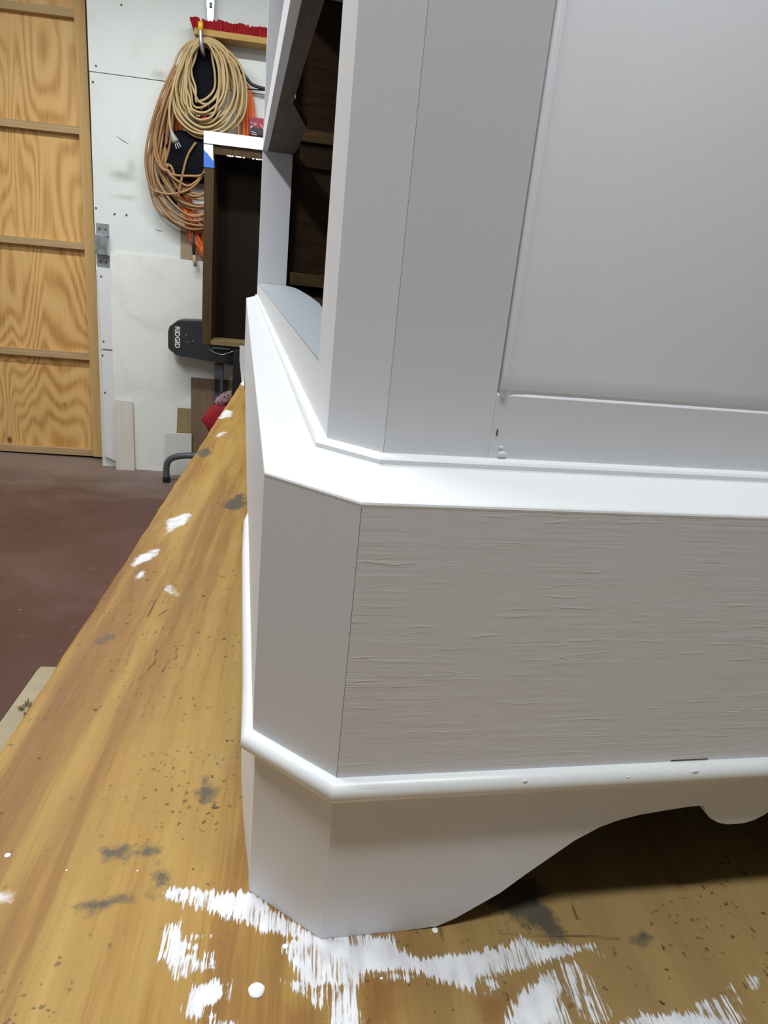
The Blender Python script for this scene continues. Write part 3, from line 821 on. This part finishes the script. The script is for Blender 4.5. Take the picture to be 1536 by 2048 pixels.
soft = [
 [(334, 1040), (352, 1032), (378, 1026), (382, 1031), (368, 1048), (345, 1062), (332, 1070)],
 [(262, 1128), (284, 1108), (318, 1096), (322, 1101), (300, 1118), (270, 1134)], [(262, 1162), (282, 1147), (288, 1140), (284, 1152), (266, 1164)],
 [(330, 1176), (342, 1170), (356, 1190), (338, 1188)], [(0, 1790), (30, 1785), (40, 1795), (26, 1812), (0, 1806)],
 [(438, 834), (452, 818), (465, 824), (462, 833), (440, 838)], [(430, 872), (447, 862), (454, 865), (436, 874)],
]
end_rag = [[(458, 772), (470, 752), (490, 735), (496, 776), (480, 768), (462, 778)]]
def smax(polys):
    r = np.full(GX.shape, -1.0)
    for pl_ in polys: r = np.maximum(r, poly_sdf(GX, GY, pxpoly(pl_)))
    return r
A_solid, A_streak, A_soft = smax(solid), smax(streak), smax(soft+end_rag)
stain = [
 [(985, 1770), (1060, 1752), (1090, 1770), (1085, 1800), (1110, 1830), (1130, 1880), (1105, 1882), (1060, 1850), (1020, 1840), (1000, 1815), (960, 1812)],
 [(318, 1720), (330, 1745), (325, 1780), (300, 1795), (285, 1792), (310, 1770), (305, 1735)], [(255, 1700), (310, 1690), (318, 1700), (290, 1716), (250, 1712)],
 [(150, 1812), (220, 1800), (300, 1788), (325, 1780), (328, 1788), (240, 1806), (160, 1818)], [(205, 1702), (250, 1694), (262, 1722), (215, 1718)],
 [(395, 1580), (412, 1552), (428, 1580), (420, 1600), (402, 1608)], [(440, 1012), (485, 984), (490, 1010), (470, 1022)], [(390, 905), (415, 895), (425, 905), (405, 915)],
 [(193, 1278), (208, 1268), (222, 1274), (212, 1286), (196, 1286)], [(1262, 1866), (1285, 1860), (1305, 1872), (1290, 1885), (1268, 1880)],
]
A_stain = smax(stain)
wet = [[(735, 1950), (800, 1955), (800, 2060), (720, 2060)], [(940, 1985), (1030, 1975), (1010, 2060), (960, 2060)], [(560, 2010), (600, 2000), (640, 2030), (640, 2070), (560, 2070)], [(640, 1960), (690, 1980), (660, 2010)]]
A_wet = smax(wet)
# torn veneer: dark cracks with raised lip
cracks = [[(314, 1300), (309, 1330), (300, 1334), (290, 1350), (272, 1361)], [(318, 1288), (345, 1288), (355, 1295), (352, 1318), (338, 1322), (325, 1345)], [(330, 1172), (310, 1205), (295, 1235)],
          [(195, 1483), (204, 1484)], [(345, 1215), (322, 1228), (312, 1235)], [(305, 1268), (318, 1262)], [(1140, 1785), (1152, 1835), (1160, 1838)], [(1000, 1868), (1130, 1870), (1240, 1876)], [(880, 1855), (890, 1885)]]
A_crack = np.full(GX.shape, 1.0)
for cr in cracks:
    P_ = pxpoly(cr)
    for (ax, ay), (bx_, by_) in zip(P_[:-1], P_[1:]):
        ex, ey = bx_-ax, by_-ay
        tt = np.clip(((GX-ax)*ex+(GY-ay)*ey)/(ex*ex+ey*ey), 0, 1)
        A_crack = np.minimum(A_crack, np.hypot(GX-ax-tt*ex, GY-ay-tt*ey))

bench = thing('workbench', 'long plywood workbench under the white cabinet, smeared with white paint', 'workbench', (0.3, 0.9, 0.0))
bo = Vector(bench.location)
nx, ny = len(xs), len(ys)
zg = np.full(GX.shape, BENCH_Z)
co = np.stack([GX.ravel()-bo.x, GY.ravel()-bo.y, zg.ravel()], 1)
# skirt gives the sheet its thickness
idx = np.arange(nx*ny).reshape(ny, nx)
faces = [(int(idx[j, i]), int(idx[j, i+1]), int(idx[j+1, i+1]), int(idx[j+1, i])) for j in range(ny-1) for i in range(nx-1)]
border = [int(k) for k in idx[0, :]]+[int(k) for k in idx[1:, -1]]+[int(k) for k in idx[-1, -2::-1]]+[int(k) for k in idx[-2:0:-1, 0]]
nv = nx*ny
mid = co[border].copy(); cxy = mid[:, :2]
out_ = np.zeros_like(cxy)
x_lo, x_hi, y_lo, y_hi = co[:, 0].min(), co[:, 0].max(), co[:, 1].min(), co[:, 1].max()
out_[:, 0] = np.where(mid[:, 0] < x_lo+1e-6, -1, np.where(mid[:, 0] > x_hi-1e-6, 1, 0))
out_[:, 1] = np.where(mid[:, 1] < y_lo+1e-6, -1, np.where(mid[:, 1] > y_hi-1e-6, 1, 0))
wav = np.array([0.0010*math.sin(c_[1]*9)+0.0009*math.sin(c_[1]*37+1)+0.0006*math.sin(c_[1]*80) for c_ in cxy])
mid[:, :2] += out_*(0.0022+wav[:, None]*0.6); mid[:, 2] -= 0.0012
bot = mid.copy(); bot[:, 2] = BENCH_Z-0.024
allco = np.concatenate([co, mid, bot]); nb_ = len(border)
for k in range(nb_):
    k2 = (k+1) % nb_
    faces.append((border[k2], border[k], nv+k, nv+k2))
    faces.append((nv+k2, nv+k, nv+nb_+k, nv+nb_+k2))
faces.append(tuple(nv+nb_+k for k in range(nb_))[::-1])
me = bpy.data.meshes.new('bench_top')
me.from_pydata(allco.tolist(), [], faces)
def add_attr(nm, arr, fill):
    at = me.attributes.new(nm, 'FLOAT', 'POINT')
    v_ = np.full(len(allco), fill, dtype=np.float32); v_[:nv] = arr.ravel(); v_[nv:nv+nb_] = arr.ravel()[border]
    at.data.foreach_set('value', v_)
add_attr('paint_solid', A_solid*1000, -1000); add_attr('paint_streak', A_streak*1000, -1000); add_attr('paint_soft', A_soft*1000, -1000)
add_attr('stain', A_stain*1000, -1000); add_attr('wet', A_wet*1000, -1000); add_attr('crack', A_crack*1000, 1000)
bt = bpy.data.objects.new('bench_top', me); C.objects.link(bt); bt.parent = bench
mt = new_mat('bench_plywood', (0.4, 0.25, 0.08), 0.5, 0.0, 0.3); t = NT(mt)
def attr(nm):
    nd = t.n('ShaderNodeAttribute'); nd.attribute_name = nm; return nd.outputs['Fac']
a = t.noise(t.coords((11, 0.8, 1), loc=(2.3, 0.2, 0)), 1.0, 3, 0.5, 1.2)
band = t.noise(t.coords((30, 1.6, 1)), 1.0, 4, 0.6, 0.8)
fine = t.noise(t.coords((420, 12, 1)), 1.0, 4, 0.7, 0.2)
blot = t.noise(t.coords((9, 6, 1), loc=(5, 1, 0)), 1.0, 5, 0.6)
g = t.math('ADD', t.math('MULTIPLY', a, 0.55), t.math('ADD', t.math('MULTIPLY', band, 0.33), t.math('MULTIPLY', fine, 0.20)))
c = t.ramp(g, [(0.40, (0.205, 0.090, 0.015)), (0.50, (0.285, 0.140, 0.026)), (0.56, (0.365, 0.205, 0.042)), (0.68, (0.44, 0.275, 0.068))])
c = t.mix(t.rmap(blot, 0.5, 0.78, 0, 0.45), c, (0.30, 0.185, 0.075))
# grime under and beside the cabinet
tc = t.n('ShaderNodeTexCoord'); sp = t.n('ShaderNodeSeparateXYZ'); t.l(tc.outputs['Object'], sp.inputs[0])
gr = t.noise(t.coords((14, 10, 1)), 1.0, 5, 0.65)
gmask = t.rmap(t.math('ADD', sp.outputs[0], t.math('MULTIPLY', gr, 0.22)), -0.26, -0.04)
c = t.mix(t.math('MULTIPLY', gmask, 0.62), c, (0.31, 0.225, 0.105))
# dark specks
def specks(scale, r0, r1, strength, thr_scale, col, loc=(0, 0, 0), lo=0.45, hi=0.6):
    global c
    vo = t.n('ShaderNodeTexVoronoi'); vo.inputs['Scale'].default_value = scale
    wp_ = t.n('ShaderNodeTexNoise'); wp_.inputs['Scale'].default_value = 170; wp_.inputs['Detail'].default_value = 3
    cc_ = t.coords((1, 1, 0.0), loc=loc); t.l(cc_, wp_.inputs['Vector'])
    va = t.n('ShaderNodeVectorMath'); va.operation = 'MULTIPLY_ADD'; va.inputs[1].default_value = (0.010, 0.010, 0)
    t.l(wp_.outputs['Color'], va.inputs[0]); t.l(cc_, va.inputs[2]); t.l(va.outputs[0], vo.inputs['Vector'])
    mk = t.noise(t.coords((thr_scale, thr_scale, 1), loc=loc), 1.0, 2)
    rnd = t.n('ShaderNodeSeparateColor'); t.l(vo.outputs['Color'], rnd.inputs[0])
    sz = t.rmap(rnd.outputs[0], 0.4, 1.0, 0.0, 1.0)
    d = t.math('SUBTRACT', vo.outputs['Distance'], t.math('MULTIPLY', sz, r1))
    m_ = t.rmap(d, -r0, 0.0, 1.0, 0.0)
    m_ = t.math('MULTIPLY', m_, t.rmap(mk, lo, hi))
    c = t.mix(t.math('MULTIPLY', m_, strength), c, col)
specks(58, 0.04, 0.20, 0.9, 6.0, (0.05, 0.032, 0.018), (1.3, 0.4, 0), 0.44, 0.56)
specks(31, 0.02, 0.10, 0.97, 3.0, (0.02, 0.018, 0.017), (3.1, 7.4, 0), 0.35, 0.5)
specks(150, 0.10, 0.34, 0.85, 5.0, (0.07, 0.042, 0.02), (0.3, 2.2, 0), 0.46, 0.56)
specks(230, 0.10, 0.42, 0.7, 9.0, (0.08, 0.05, 0.024), (2.3, 5.2, 0), 0.48, 0.58)
specks(30, 0.02, 0.030, 0.9, 2.0, (0.80, 0.78, 0.70), (8.1, 1.4, 0), 0.42, 0.5)
# stains, cracks, wet finish
sn = t.noise(t.coords((55, 55, 1)), 1.0, 6, 0.7)
st_m = t.rmap(t.math('ADD', attr('stain'), t.math('MULTIPLY', sn, 40.0)), 16.0, 25.0, 0, 0.85)
c = t.mix(st_m, c, (0.060, 0.060, 0.050))
wm_ = t.rmap(t.math('ADD', attr('wet'), t.math('MULTIPLY', sn, 16.0)), 3.0, 16.0, 0, 0.6)
c = t.mix(wm_, c, (0.20, 0.075, 0.022))
crk = t.rmap(t.math('ADD', attr('crack'), t.math('MULTIPLY', sn, 1.6)), 1.2, 2.6, 0.8, 0.0)
c = t.mix(crk, c, (0.10, 0.055, 0.02))
# white paint, dragged along the grain
dn1 = t.noise(t.coords((520, 26, 1)), 1.0, 4, 0.65, 0.1)
dn2 = t.noise(t.coords((150, 90, 1)), 1.0, 4, 0.6)
s1 = t.math('ADD', t.math('MINIMUM', attr('paint_solid'), 7.5), t.math('ADD', t.math('MULTIPLY', t.math('SUBTRACT', dn1, 0.5), 24.0), t.math('MULTIPLY', t.math('SUBTRACT', dn2, 0.5), 7.0)))
m1 = t.rmap(s1, -0.9, 0.5)
gapn = t.noise(t.coords((700, 34, 1), loc=(4, 1, 0)), 1.0, 3, 0.6, 0.1)
gapm = t.noise(t.coords((34, 30, 1), loc=(2.2, 6, 0)), 1.0, 3)
gap = t.math('MULTIPLY', t.rmap(gapn, 0.52, 0.60), t.rmap(gapm, 0.50, 0.58))
m1 = t.math('MULTIPLY', m1, t.math('SUBTRACT', 1.0, t.math('MULTIPLY', gap, 0.85)))
s2 = t.math('ADD', t.math('MINIMUM', attr('paint_streak'), 2.2), t.math('ADD', t.math('MULTIPLY', t.math('SUBTRACT', dn1, 0.5), 26.0), t.math('MULTIPLY', t.math('SUBTRACT', dn2, 0.5), 9.0)))
m2 = t.rmap(s2, 1.6, 3.2)
m2 = t.math('MULTIPLY', m2, t.rmap(attr('paint_streak'), -2.0, 0.0))
s3 = t.math('ADD', attr('paint_soft'), t.math('MULTIPLY', t.math('SUBTRACT', t.noise(t.coords((60, 40, 1)), 1.0, 4, 0.6), 0.5), 30.0))
m3 = t.math('MULTIPLY', t.rmap(s3, -3.0, 5.0, 0.0, 0.92), t.rmap(attr('paint_soft'), -6.0, -1.0))
pm_ = t.math('MAXIMUM', m1, t.math('MAXIMUM', m2, m3))
thin = t.noise(t.coords((90, 40, 1)), 1.0, 4)
c = t.mix(pm_, c, t.mix(t.rmap(thin, 0.35, 0.6), (0.66, 0.65, 0.68), (0.82, 0.82, 0.85)))
t.l(c, t.b.inputs['Base Color'])
t.l(t.rmap(blot, 0.3, 0.7, 0.42, 0.62), t.b.inputs['Roughness'])
h1 = t.bump(fine, 0.10, 0.0006)
h2 = t.bump(pm_, 0.5, 0.0008, h1)
h3 = t.bump(crk, 0.6, -0.0015, h2)
t.l(h3, t.b.inputs['Normal'])
me.materials.append(mt)
# bench underframe: beam along the left edge (its weathered face shows), legs
M['weathered'] = raw_wood('weathered_plank', (0.27, 0.215, 0.13), (0.34, 0.275, 0.17), (5, 30, 30))
bm = bmesh.new()
pl_ = [at_z(u, v, 0.78) for u, v in ((73, 1340), (82, 1333), (125, 1334))]
zz_ = 0.7955
pl_ = [at_z(u, v, zz_) for u, v in ((74, 1341), (82, 1333), (125, 1334))]
ptsb = [(-0.335-bo.x-0.004, -0.75-bo.y), (-0.10-bo.x, -0.75-bo.y), (-0.10-bo.x, pl_[1].y-bo.y), (pl_[1].x-bo.x, pl_[1].y-bo.y), (pl_[0].x-bo.x, pl_[0].y-bo.y)]
add_prism(bm, ptsb, zz_-0.035, zz_, 'z'); bevel(bm, 0.003)
lb = link_bm('support_plank', bm, M['weathered'], bench); lb['label'] = 'grey-brown weathered plank under the bench edge'
bm = bmesh.new(); rng = random.Random(4)
kq = at_z(54, 1420, zz_)-bo
for i in range(16):
    an = rng.random()*6.28; rr = 0.002+rng.random()*0.004; ll = 0.005+rng.random()*0.008
    p0 = Vector((kq.x+math.cos(an)*rr, kq.y+math.sin(an)*rr*1.6, zz_-0.001))
    p1 = p0+Vector((math.cos(an)*ll*.6, math.sin(an)*ll*.8, 0.001+0.006*rng.random()))
    add_tube(bm, [p0, (p0+p1)/2+Vector((0, 0, 0.003)), p1], [0.0012, 0.001, 0.0004], 5)
link_bm('wood_splinters', bm, raw_wood('splintered_knot', (0.10, 0.065, 0.03), (0.45, 0.34, 0.20), (300, 300, 300)), lb)
for (x, y) in ((-0.22, 2.42), (0.80, 2.42), (-0.22, -0.62), (0.80, -0.62)):
    bm = bmesh.new(); zt2 = zz_-0.036 if (x < 0 and y < 0) else BENCH_Z-0.0245
    add_box(bm, x-0.045-bo.x, x+0.045-bo.x, y-0.045-bo.y, y+0.045-bo.y, 0.0, zt2); bevel(bm, 0.003)
    link_bm('leg', bm, M['stile'], bench)
# dried drops of paint, standing proud of the sheet
for (u, v, r) in ((513, 1981, 0.0056), (15, 1711, 0.0024), (870, 1861, 0.0024), (763, 1957, 0.0011), (571, 1893, 0.0022), (133, 1741, 0.0008), (275, 1742, 0.0008)):
    q = at_z(u, v, BENCH_Z)
    bm = bmesh.new()
    bmesh.ops.create_uvsphere(bm, u_segments=16, v_segments=8, radius=r)
    for vv in bm.verts: vv.co.z *= 0.28; vv.co.x *= 1.0+0.06*math.sin(vv.co.y*900)
    bmesh.ops.translate(bm, verts=bm.verts, vec=Vector((q.x, q.y, BENCH_Z+0.0002))-bo)
    link_bm('paint_drop', bm, M['paint_ledge'], bench, True)

# ================================================================== THE CABINET
cab = thing('cabinet', 'large white-painted cabinet with canted corners standing on the workbench', 'cabinet', (0, 0, BENCH_Z+0.0003), (0, 0, CAB_ROT))
DX = 0.632; LY = 2.45
P1, P2 = (0.0, 0.0), (-0.0528, 0.0538)
# --- plinth
K1, K2 = (-0.0004, 0.0025), (-0.0505, 0.0492)
arch = [(0.0, 0.0), (0.030, 0.0), (0.060, 0.0), (0.086, 0.0015), (0.100, 0.008), (0.115, 0.018), (0.131, 0.0285), (0.148, 0.044), (0.165, 0.0585), (0.182, 0.073), (0.200, 0.084), (0.215, 0.0895), (0.231, 0.093),
        (0.255, 0.096), (0.270, 0.0975), (0.283, 0.098), (0.286, 0.091), (0.2915, 0.0855), (0.300, 0.0805), (0.3085, 0.0782), (0.316, 0.078)]
full = arch+[(DX-x, z) for x, z in arch[::-1][1:]]
ZB0, ZB1 = 0.1235, 0.1425
bm = bmesh.new(); add_prism(bm, [(x if i else K1[0], z) for i, (x, z) in enumerate(full)]+[(DX, ZB0), (K1[0], ZB0)], K1[1], K1[1]+0.011, 'y')
bevel(bm, 0.0010, 2, 0.6)
link_bm('side_apron', bm, M['paint_smooth'], cab)
bm = bmesh.new()
add_prism(bm, [K1, (0.020, K1[1]+0.0112), (-0.035, 0.070), (-0.0505, 0.070), K2][::-1], 0.0, ZB0, 'z'); bevel(bm, 0.0012)
link_bm('corner_foot', bm, M['paint_smooth'], cab)
# front apron: gently swelling foot, scalloped towards the middle
fl = [(0.0702, 0.0), (0.10, 0.0), (0.13, 0.002), (0.16, 0.013), (0.20, 0.034), (0.25, 0.060), (0.30, 0.078), (0.36, 0.089), (0.46, 0.096), (0.5, 0.097)]
def fx(y): return -0.0505-0.0068*min(1, max(0, (y-0.0702)/0.10))**0.8 if y <= 0.505 else -0.0505
bm = bmesh.new()
rows = []
for y, z in fl+[(0.52, 0.097), (1.9, 0.097), (2.15, 0.085), (2.3, 0.03), (2.36, 0.0), (2.3999, 0.0)]:
    x = fx(y); rows.append([bm.verts.new((x, y, z)), bm.verts.new((x, y, ZB0)), bm.verts.new((x+0.012, y, ZB0)), bm.verts.new((x+0.012, y, z))])
for A, B in zip(rows[:-1], rows[1:]):
    for k in range(4): bm.faces.new((A[k], A[(k+1) % 4], B[(k+1) % 4], B[k]))
bm.faces.new(rows[0]); bm.faces.new(rows[-1])
link_bm('front_apron', bm, M['paint_smooth'], cab)
bm = bmesh.new(); add_prism(bm, [(-0.0505, 2.40), (0.0, LY-0.003), (0.02, LY-0.02), (-0.03, 2.40)], 0.0, ZB0, 'z')
link_bm('corner_foot', bm, M['paint_smooth'], cab)
bm = bmesh.new(); add_box(bm, 0.02, DX, LY-0.014, LY-0.003, 0.0, ZB0)
link_bm('far_apron', bm, M['paint_smooth'], cab)
bm = bmesh.new(); add_box(bm, DX-0.012, DX-0.001, 0.014, LY-0.015, 0.0, ZB0)
link_bm('rear_apron', bm, M['raw_dark'], cab)
# --- base case: side board (brushed), canted corner, front
ZW = 0.3265
bm = bmesh.new(); add_prism(bm, [P1, (DX, 0), (DX, 0.02), (0.012, 0.02)], ZB1-0.019, ZW, 'z'); bevel(bm, 0.0008)
link_bm('base_side', bm, M['paint_side'], cab)
bm = bmesh.new(); add_prism(bm, [(-0.0003, 0.0003), (0.0115, 0.0202), (-0.036, 0.070), (-0.0528, 0.070), P2], ZB1-0.019, ZW, 'z'); bevel(bm, 0.0015, 3)
link_bm('canted_corner', bm, M['paint_vert'], cab)
bm = bmesh.new(); add_box(bm, -0.0528, -0.034, 0.0702, 2.40, ZB1-0.019, ZW)
link_bm('base_front', bm, M['paint_smooth'], cab)
bm = bmesh.new(); add_prism(bm, [(-0.0528, 2.4002), (0.0, LY), (DX, LY), (DX, LY-0.02), (0.01, LY-0.02), (-0.034, 2.4002)], ZB1-0.019, ZW, 'z')
link_bm('base_end', bm, M['paint_smooth'], cab)
bm = bmesh.new(); add_box(bm, 0.013, DX-0.002, 0.0205, LY-0.021, ZB0, ZB0+0.012)
link_bm('base_bottom', bm, M['raw_dark'], cab)
# --- half-round bead
def bead_profile(): 
    return [(0.0088*max(0.0, math.cos(a_))**0.9, (ZB0+ZB1)/2+0.0086*math.sin(a_)) for a_ in [(-90+15*k)*PI/180 for k in range(13)]]
def offset_pt(prev, p, nxt, d):
    a_ = Vector(p)-Vector(prev) if prev else None; b_ = Vector(nxt)-Vector(p) if nxt else None
    ns = []
    for e in (a_, b_):
        if e is None: continue
        e = e.normalized(); ns.append(Vector((e.y, -e.x)))
    if len(ns) == 1: return Vector(p)+ns[0]*d
    m_ = (ns[0]+ns[1]).normalized(); return Vector(p)+m_*(d/max(0.3, m_.dot(ns[0])))
# path from the front (seen edge-on) round the corner to the back of the side; outward normal is on the right
path = [(-0.0512, 0.530), (-0.0514, 0.50), (-0.0514, 0.40), (-0.0512, 0.25), (-0.0508, 0.12), (P2[0]+0.0008, P2[1]), P1, (DX, 0.0)]
path = [Vector((x, y)) for x, y in path]
bm = bmesh.new(); rings_ = []
for i, p in enumerate(path):
    prev = path[i-1] if i else None; nxt = path[i+1] if i < len(path)-1 else None
    ring = []
    for (d, z) in bead_profile():
        k_ = 0.15 if i == 0 else 0.8 if i == 1 else 1.0
        o_ = offset_pt(prev, p, nxt, d*k_)
        ring.append((o_, z))
    rings_.append(ring)
# decide the outward side once
test = rings_[-1][6][0]-path[-1]
flip = test.y > 0
vr = []
for i, ring in enumerate(rings_):
    vr.append([bm.verts.new(((2*path[i]-o_) if flip else o_).to_tuple()+(z,)) for o_, z in ring])
for A, B in zip(vr[:-1], vr[1:]):
    for k in range(len(A)-1): bm.faces.new((A[k], A[k+1], B[k+1], B[k]))
for R_ in (vr[0], vr[-1]): bm.faces.new(R_)
bd = link_bm('bead_moulding', bm, M['paint_ledge'], cab, True)
# --- waist moulding: wide coved ledge, small riser, fillet
Q1, Q2 = (0.0186, 0.0450), (-0.0128, 0.0780)
lowp = [(DX, 0.0), P1, P2, (-0.0535, LY-0.05), (0.0, LY), (DX, LY)]
uppp = [(DX, 0.045), Q1, Q2, (-0.0150, 2.362), (0.0186, 2.400), (DX, 2.400)]
prof = [(0.0, 0.3266), (-0.004, 0.3282), (0.006, 0.3294), (0.03, 0.3302), (0.25, 0.3330), (0.5, 0.3365), (0.70, 0.3398), (0.80, 0.3415), (0.815, 0.3424), (0.82, 0.3452), (0.85, 0.3468), (0.92, 0.3472), (1.06, 0.3478)]
bm = bmesh.new(); vr = []
for (s, z) in prof:
    vr.append([bm.verts.new((a_[0]+(b_[0]-a_[0])*s, a_[1]+(b_[1]-a_[1])*s, z)) for a_, b_ in zip(lowp, uppp)])
for A, B in zip(vr[:-1], vr[1:]):
    for k in range(len(A)-1): bm.faces.new((A[k], A[k+1], B[k+1], B[k]))
o = link_bm('waist_moulding', bm, M['paint_ledge'], cab)
mod = o.modifiers.new('thick', 'SOLIDIFY'); mod.thickness = 0.001; mod.offset = -1
bm = bmesh.new(); add_prism(bm, [(0.02, 0.05), (DX-0.01, 0.05), (DX-0.01, 2.39), (0.02, 2.39), (-0.010, 2.355), (-0.010, 0.085)], 0.3275, 0.344, 'z')
link_bm('base_top', bm, M['raw_dark'], cab)

# --- upper case
ZU0, ZU1 = 0.3450, 1.30
PXX = 0.0870; ZP = 0.3895; PD = 0.0085
def quadprism(name, pts, z0, z1, mat, bev=0.0012):
    bm = bmesh.new(); add_prism(bm, pts, z0, z1, 'z')
    if bev: bevel(bm, bev, 3)
    return link_bm(name, bm, mat, cab)
quadprism('corner_stile', [Q1, (Q1[0]+0.012, Q1[1]+0.020), (Q2[0]+0.020, 0.156), (Q2[0], 0.156), Q2], ZU0, ZU1, M['paint_vert'])
quadprism('side_stile', [(Q1[0]+0.0004, Q1[1]+0.0003), (PXX, Q1[1]+0.0003), (PXX, Q1[1]+0.020), (Q1[0]+0.0122, Q1[1]+0.020)], ZU0, ZU1, M['paint_vert'], 0.0006)
quadprism('side_stile', [(0.545, 0.0453), (DX, 0.0453), (DX, 0.065), (0.545, 0.065)], ZU0, ZU1, M['paint_vert'], 0.0006)
# bottom rail with sloping inner edge
bm = bmesh.new(); pr = [(0.0455, ZU0), (0.0455, ZP-0.0016), (0.0462, ZP-0.0006), (0.0456+PD+0.0015, ZP+0.0034), (0.065, ZP+0.0036), (0.065, ZU0)]
add_prism(bm, pr, PXX+0.0002, 0.5448, 'x'); bevel(bm, 0.0003)
link_bm('side_rail', bm, M['paint_smooth'], cab)
bm = bmesh.new(); add_box(bm, PXX+0.0002, 0.5448, 0.0455, 0.065, 1.22, ZU1)
link_bm('side_rail', bm, M['paint_smooth'], cab)
# recessed panel, curving forward softly at its left edge
bm = bmesh.new(); cols_ = []
for x, y in ((PXX+0.0004, 0.0485), (PXX+0.004, 0.0512), (PXX+0.010, 0.0528), (PXX+0.020, 0.0538), (PXX+0.06, 0.0540), (0.5444, 0.0540)):
    cols_.append([bm.verts.new((x, y, ZP-0.001)), bm.verts.new((x, y-0.0015, ZP+0.003)), bm.verts.new((x, y, ZP+0.012)), bm.verts.new((x, y, 1.219))])
for A, B in zip(cols_[:-1], cols_[1:]):
    for k in range(3): bm.faces.new((A[k], A[k+1], B[k+1], B[k]))
o = link_bm('side_panel', bm, M['paint_smooth'], cab, True)
mod = o.modifiers.new('thick', 'SOLIDIFY'); mod.thickness = 0.006; mod.offset = -1
# front: bottom rail, mid rail, far post
ZL = 0.3880
bm = bmesh.new(); add_prism(bm, [(-0.0128, 0.1562), (-0.0150, 2.362), (0.004, 2.362), (0.004, 0.1562)], ZU0, ZL-0.001, 'z'); bevel(bm, 0.0008)
link_bm('front_rail', bm, M['paint_smooth'], cab)
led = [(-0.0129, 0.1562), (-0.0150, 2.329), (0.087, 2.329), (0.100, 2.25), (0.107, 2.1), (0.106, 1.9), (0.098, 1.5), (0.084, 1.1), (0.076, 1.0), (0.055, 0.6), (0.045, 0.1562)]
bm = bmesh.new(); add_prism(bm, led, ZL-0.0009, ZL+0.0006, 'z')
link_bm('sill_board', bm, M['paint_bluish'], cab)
quadprism('far_post', [(-0.0150, 2.330), (0.087, 2.330), (0.087, 2.372), (-0.0150, 2.362)], ZU0, ZU1, M['paint_smooth'])
ZM0, ZM1 = 0.820, 0.886
bm = bmesh.new(); add_prism(bm, [(-0.0132, 0.1565), (-0.0155, 2.3295), (0.002, 2.3295), (0.002, 0.1565)], ZM0, ZM1, 'z'); bevel(bm, 0.001)
link_bm('middle_rail', bm, M['paint_smooth'], cab)
shf = [(0.0022, 0.157), (0.0022, 2.3295), (0.0866, 2.3295), (0.0925, 2.25), (0.094, 2.10), (0.092, 1.82), (0.060, 1.66), (0.035, 1.53), (0.034, 1.2), (0.033, 0.157)]
bm = bmesh.new(); add_prism(bm, shf, ZM0+0.001, ZM0+0.019, 'z')
link_bm('shelf_edge', bm, M['raw_grey'], cab)
# raw interior: end panel with ledgers, back, floor, top, far end
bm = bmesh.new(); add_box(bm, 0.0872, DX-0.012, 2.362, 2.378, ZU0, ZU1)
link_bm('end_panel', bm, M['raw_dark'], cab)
for z0, z1 in ((0.394, 0.437), (0.868, 0.905)):
    bm = bmesh.new(); add_box(bm, 0.10, DX-0.012, 2.330, 2.3618, z0, z1); bevel(bm, 0.001)
    link_bm('ledger', bm, M['raw_mid'], cab)
bm = bmesh.new(); add_box(bm, 0.11, DX-0.0125, 2.345, 2.3618, 0.79, 0.862); bevel(bm, 0.001)
link_bm('ledger', bm, M['raw_dark'], cab)
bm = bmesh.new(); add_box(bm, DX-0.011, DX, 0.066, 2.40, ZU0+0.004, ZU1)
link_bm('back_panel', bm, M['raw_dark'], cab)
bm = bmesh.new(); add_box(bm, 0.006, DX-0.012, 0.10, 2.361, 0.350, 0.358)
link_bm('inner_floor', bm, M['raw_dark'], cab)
bm = bmesh.new(); add_prism(bm, [(-0.012, 0.08), (0.02, 0.046), (DX, 0.046), (DX, 2.40), (0.0186, 2.40), (-0.012, 2.36)], ZU1+0.0005, ZU1+0.03, 'z')
link_bm('top_board', bm, M['paint_smooth'], cab)
quadprism('end_board', [(-0.0148, 2.3625), (0.0186, 2.400), (DX-0.012, 2.400), (DX-0.012, 2.3785), (0.086, 2.3785), (0.086, 2.373)], ZU0, ZU1, M['paint_smooth'])
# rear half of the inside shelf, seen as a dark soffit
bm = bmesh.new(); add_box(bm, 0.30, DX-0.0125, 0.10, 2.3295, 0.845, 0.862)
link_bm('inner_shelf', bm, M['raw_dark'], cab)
# small paint faults: nicks on the bead and drips at the seam
for (x, y, z, r) in ((0.128, -0.0078, 0.1375, 0.0016), (0.258, -0.0075, 0.138, 0.0022), (0.205, -0.008, 0.1365, 0.0012), (0.0965, 0.0448, 0.3505, 0.0024), (0.0952, 0.0454, 0.3548, 0.0013)):
    bm = bmesh.new()
    bmesh.ops.create_uvsphere(bm, u_segments=12, v_segments=6, radius=r, matrix=Matrix.Translation((x, y, z)) @ Matrix.Diagonal((1.3, 0.35, 0.8, 1)))
    link_bm('paint_run', bm, M['paint_ledge'], cab, True)
mcr = new_mat('bare_brown_crack', (0.07, 0.04, 0.03), 0.8)
for b6 in ((0.0906, 0.0912, 0.0448, 0.0456, 0.3625, 0.3665), (0.242, 0.272, -0.0003, 0.0004, 0.1423, 0.1430)):
    bm = bmesh.new(); add_box(bm, *b6); link_bm('bare_crack', bm, mcr, cab)
